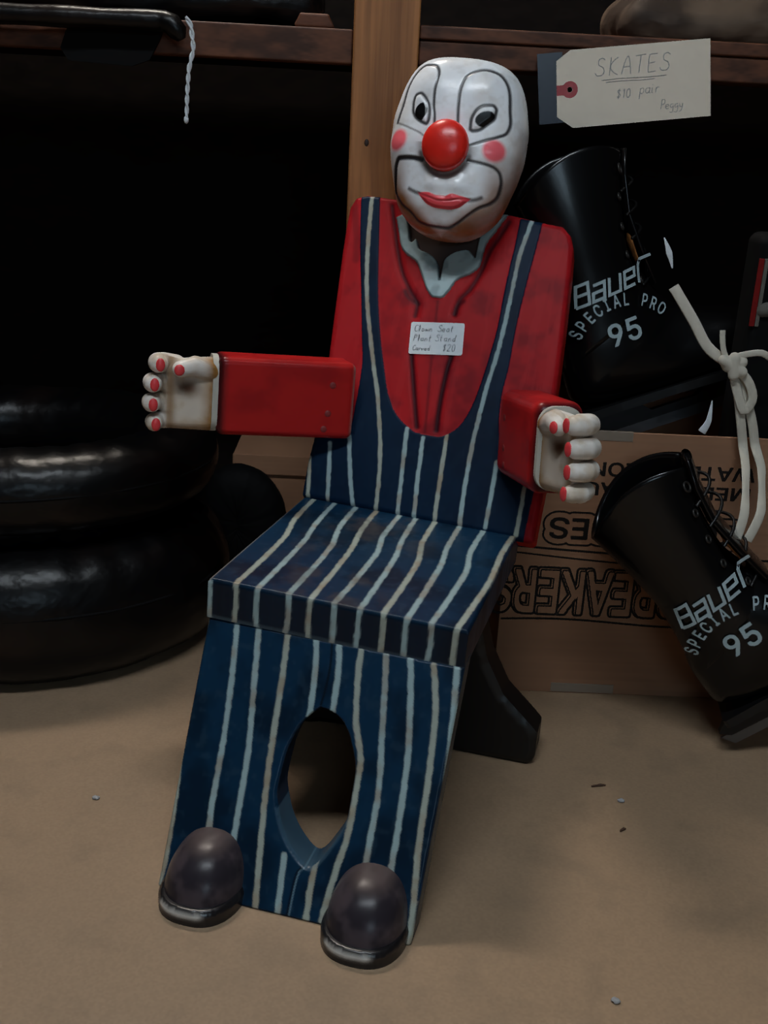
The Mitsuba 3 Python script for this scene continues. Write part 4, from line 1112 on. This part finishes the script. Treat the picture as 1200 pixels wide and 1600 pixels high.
def arc_text(text, radius, height, centre, spread):
    out = []
    for k, ch in enumerate(text):
        if ch == ' ':
            continue
        g = text_poly(ch, height, True)
        x0, y0, x1, y1 = g.bounds
        g = shapely.affinity.scale(shapely.affinity.translate(g, -(x0 + x1) / 2, 0), 0.66, 1, origin=(0, 0))
        a = spread * (1 - 2 * k / (len(text) - 1))
        g = shapely.affinity.rotate(g, math.degrees(a), origin=(0, 0))
        out.append(shapely.affinity.translate(g, centre[0] - radius * math.sin(a), centre[1] + radius * math.cos(a)))
    return shapely.union_all(out)


MARK = {'B': [[(0, 0), (0, 1), (.58, 1), (.62, .52), (0, .52)], [(.62, .52), (.66, 0), (0, 0)]], 'a': [[(0, .74), (.6, .74), (.6, 0), (0, 0), (0, .38), (.6, .38)]], 'u': [[(0, .80), (0, 0), (.6, 0), (.6, .80)]],
        'e': [[(.6, 0), (0, 0), (0, .74), (.6, .74), (.6, .38), (0, .38)]], 'r': [[(0, -.05), (0, .80), (.14, 1.0), (.72, 1.0)]]}


def maker_mark(h):
    """The slanted angular maker's lettering on the boots."""
    out, x = [], 0.0
    for ch in 'Bauer':
        for st in MARK[ch]:
            out.append(sg.LineString([((px + x + 0.32 * py) * h, py * h) for px, py in st]).buffer(h * 0.075, cap_style='flat', join_style='mitre'))
        x += 0.86
    return shapely.union_all(out)


def slanted(text, height, k):
    g = text_poly(text, height, True)
    x0, y0, x1, y1 = g.bounds
    return shapely.affinity.affine_transform(shapely.affinity.translate(g, -(x0 + x1) / 2, 0), [1, k, 0, 1, 0, 0])


def skate(key, label, o, deg, s, toward=0.0, lettered=True, roll=0.0, lining='lining_tan', vinyl='black_vinyl', **more):
    """A skate with its local toe direction turned up by deg in the picture of the shelf and its toe turned toward the front by toward degrees."""
    a, b = math.radians(deg), math.radians(toward)
    tx0 = RX * math.cos(a) + Z3 * math.sin(a)
    uz = -RX * math.sin(a) + Z3 * math.cos(a)
    tx = tx0 * math.cos(b) - RY * math.sin(b)
    ly = RY * math.cos(b) + tx0 * math.sin(b)
    if roll:
        r_ = math.radians(roll)
        uz, ly = uz * math.cos(r_) - ly * math.sin(r_), ly * math.cos(r_) + uz * math.sin(r_)
    o = np.asarray(o, float)

    def put(nm, m, mat, smooth=True, **kw):
        m = frame(m, o, tx * s, ly * s, uz * s)
        return part(f'{key}__{nm}', m, mat, smooth, **kw)

    thing(key, label, 'skate', **more)
    put('boot', FOOT_M.copy(), vinyl)
    put('cuff', QUARTER_M.copy(), vinyl)
    tg = tube(np.array([(.070, 0, .16), (.062, 0, .21), (.056, 0, .26), (.062, 0, .31), (.072, 0, .345)]), [.030, .032, .033, .034, .030], 20, 0.22, up=[1, 0, .1])
    put('tongue', tg, vinyl)
    lt = tube(np.array([(.058, -.012, .196), (.0545, -.012, .225), (.056, -.012, .258)]), [.008, .011, .006], 12, 0.3, up=[1, 0, .1])
    put('lining', lt, lining, label='tan lining' if lining == 'lining_tan' else 'grey lining')
    lc = []
    for k in range(5):
        z0 = .165 + k * .032
        lc.append(tube(curve(np.array([(.050, -.036, z0), (.072 + .002 * k % 2, 0, z0 + .012), (.050, .036, z0 + .026)])), .0022, 6))
    put('lacing', trimesh.util.concatenate(lc), 'black_plastic')
    for k in range(5):
        z0 = .170 + k * .037
        e = trimesh.creation.torus(.0062 if k == 4 else .0044, .0017, 20, 8)
        for sg_ in (-1, 1):
            S = loft(SECT, 0, 60)
            sec = S[np.argmin(np.abs(S[:, 1] - z0 - 0.006))]
            p_ = ring_pts(*sec[:5], np.array([math.radians(sec[5] + 9) * (-sg_ if sg_ < 0 else sg_) * 1.0]))[0]
            p_[1] = abs(p_[1]) * sg_ + 0.002 * sg_
            m_ = e.copy()
            m_ = frame(m_, p_, np.array([0.5, -0.86 * sg_, 0]) * 1.0, np.array([0, 0, 1.0]), np.array([0.86, 0.5 * sg_, 0]))
            put('eyelet', m_, 'eyelet_metal')
    sole = sg.Polygon([(-.072, -.036), (-.02, -.032), (.06, -.034), (.14, -.044), (.20, -.040), (.226, -.018), (.226, .018), (.20, .040), (.14, .044), (.06, .034), (-.02, .032), (-.072, .036)]).buffer(.006)
    put('sole', trimesh.Trimesh(extrude(sole, .012).vertices + [0, 0, .006], extrude(sole, .012).faces, process=False), 'black_plastic', False)
    hold = sg.Polygon([(-.085, -.024), (.225, -.024), (.245, -.014), (.20, .008), (.13, .008), (.10, -.012), (.03, -.012), (.01, .008), (-.07, .008), (-.098, -.014)])
    hm = extrude(hold, .014)
    put('blade_holder', frame(hm, (0, .007, 0), (1, 0, 0), (0, 0, 1), (0, -1, 0)), 'black_plastic', False)
    bl_ = sg.Polygon([(-.10, -.023), (-.088, -.040), (.21, -.040), (.25, -.032), (.255, -.023)])
    put('blade', frame(extrude(bl_, .004), (0, .002, 0), (1, 0, 0), (0, 0, 1), (0, -1, 0)), 'steel', False)
    if lettered:
        put('maker_lettering', on_side(maker_mark(.0275), -.050, .162, 0.10), 'print_silver', False)
        put('arched_lettering', on_side(arc_text('SPECIAL PRO', .074, .0165, (0, 0), 0.86), .004, .074, 0.0), 'print_silver', False)
        put('size_lettering', on_side(slanted('95', .029, 0.0), .006, .099, 0.05), 'print_silver', False)


# leaning in the box: its lettering is level with the clown's shoulder
A1 = room(0.3605, 0.510, 0.5071)
a = math.radians(19)
uz = -RX * math.sin(a) + Z3 * math.cos(a)
skate('hockey_skate', 'black hockey skate standing in the cardboard box beside the clown\'s shoulder', A1 - uz * 0.135 * 1.01, 19, 1.01, -8, roll=-5)
a = math.radians(40)
tx, uz = RX * math.cos(a) + Z3 * math.sin(a), -RX * math.sin(a) + Z3 * math.cos(a)
skate('hockey_skate_001', 'black hockey skate hanging by its white laces against the front of the cardboard box', room(0.4850, 0.2130, 0.1870) - uz * 0.135 * 0.957, 40, 0.957, 8, roll=-6)
K3 = 'striped_pad'
thing(K3, 'dark pad with a red and white stripe at the right edge of the photo', 'pad')
part(K3 + '__body', in_room(tm(rbox((0.508, 0.368, 0.010), (0.625, 0.425, 0.640), 0.014))), 'black_matte', 30)
part(K3 + '__red_stripe', in_room(tm(rbox((0.5095, 0.3655, 0.525), (0.5160, 0.3690, 0.610), 0.001))), 'trim_red')
part(K3 + '__white_stripe', in_room(tm(rbox((0.5165, 0.3655, 0.525), (0.5215, 0.3690, 0.610), 0.001))), 'felt_grey')
part(K3 + '__grey_cap', in_room(smoothed(blob([((0.524, 0.369, 0.546), .009), ((0.612, 0.370, 0.558), .012), ((0.57, 0.364, 0.556), .010)]), 0.006, 6)), 'felt_grey', True)

# ------------------------------------------------------------------ white laces: from the box over its edge to the hanging skate
LK = 'skate_laces'
thing(LK, 'knotted off-white skate laces hanging over the front of the cardboard box', 'laces')


def lace(pts, w=0.0066, flat=0.35):
    return tube(curve(np.array([room(*p) for p in pts]), 0.006), w, 10, flat, up=-RY)


part(LK + '__strand', lace([(0.402, 0.352, 0.572), (0.430, 0.340, 0.532), (0.452, 0.333, 0.500), (0.474, 0.328, 0.486)], 0.0068), 'lace_white', True)
part(LK + '__strand', lace([(0.478, 0.330, 0.488), (0.495, 0.329, 0.448), (0.507, 0.330, 0.405), (0.514, 0.333, 0.380), (0.512, 0.300, 0.350), (0.496, 0.240, 0.318), (0.487, 0.228, 0.285)], 0.0062), 'lace_white', True)
part(LK + '__strand', lace([(0.483, 0.332, 0.486), (0.508, 0.331, 0.440), (0.524, 0.332, 0.400), (0.530, 0.334, 0.380), (0.532, 0.300, 0.352), (0.516, 0.240, 0.322), (0.500, 0.226, 0.285)], 0.0062), 'lace_white', True)
part(LK + '__loop', lace([(0.482, 0.326, 0.478), (0.505, 0.324, 0.462), (0.514, 0.324, 0.440), (0.506, 0.324, 0.424), (0.497, 0.325, 0.440), (0.486, 0.326, 0.470)], 0.0060), 'lace_white', True)
part(LK + '__end', lace([(0.480, 0.326, 0.490), (0.496, 0.322, 0.497), (0.512, 0.320, 0.500), (0.526, 0.322, 0.494)], 0.0042), 'lace_white', True)
part(LK + '__end', lace([(0.476, 0.326, 0.486), (0.466, 0.324, 0.505), (0.463, 0.325, 0.525)], 0.0036), 'lace_white', True)
kn = smoothed(blob([((0, 0, 0), .010), ((0.014, 0, 0.004), .009)]) + blob([((-0.008, -0.003, 0.006), .0075), ((0.016, -0.004, -0.008), .0075)]) + blob([((0.004, -0.005, 0.010), .007), ((0.006, -0.005, -0.012), .007)]), 0.003, 5)
part(LK + '__knot', in_room(kn, (0.478, 0.327, 0.482)), 'lace_white', True)
for pts_, wd in (([(0.395, 0.400, 0.627), (0.402, 0.396, 0.611), (0.409, 0.394, 0.590)], [.0008, .0042, .0010]), ([(0.475, 0.360, 0.428), (0.4735, 0.356, 0.405), (0.466, 0.356, 0.386)], [.0010, .0034, .0058])):
    pc_ = curve(np.array([room(*p) for p in pts_]), 0.004)
    part(LK + '__loose_end', tube(pc_, np.interp(np.linspace(0, 1, len(pc_)), [0, .5, 1], wd), 10, 0.35, up=-RY), 'string_white', True)

# ------------------------------------------------------------------ crumbs on the paper
material('splinter_brown', (70, 48, 34), 0.8)
material('crumb_grey', (150, 150, 150), 0.8)
for k, (x, y, ln, rot, lb) in enumerate(((0.2818, 0.2009, 0.0085, 0.5, 'brown wood splinter on the paper in front of the cardboard box'), (0.3164, 0.1203, 0.0040, 0.9, 'tiny brown wood splinter on the paper right of the clown'))):
    m = tm(blob([((-ln, 0, .0014), .0010), ((ln * .4, .0006, .0017), .0016), ((ln, 0, .0012), .0009)]))
    c, s = math.cos(rot), math.sin(rot)
    part('wood_splinter', frame(m, (x, y, 0), (c, s, 0), (-s, c, 0), (0, 0, 1)), 'splinter_brown', True, label=lb, category='splinter')
for k, (x, y, lb) in enumerate(((-0.2683, -0.0251, 'grey crumb on the paper left of the trouser board'), (0.3103, 0.1774, 'pale crumb on the paper near the brown splinter'), (0.3280, -0.1461, 'pale crumb on the paper at the bottom right'))):
    m = trimesh.creation.icosphere(2, 0.0034)
    m.vertices = m.vertices * [1.3, 0.9, 0.5] + (meshkit.noise(m.vertices * 500, k)[:, None] - 0.5) * 0.002
    m.vertices[:, 2] -= m.vertices[:, 2].min()
    part('crumb', frame(m, (x, y, 0), (1, 0, 0), (0, 1, 0), (0, 0, 1)), 'crumb_grey', True, label=lb, category='crumb')
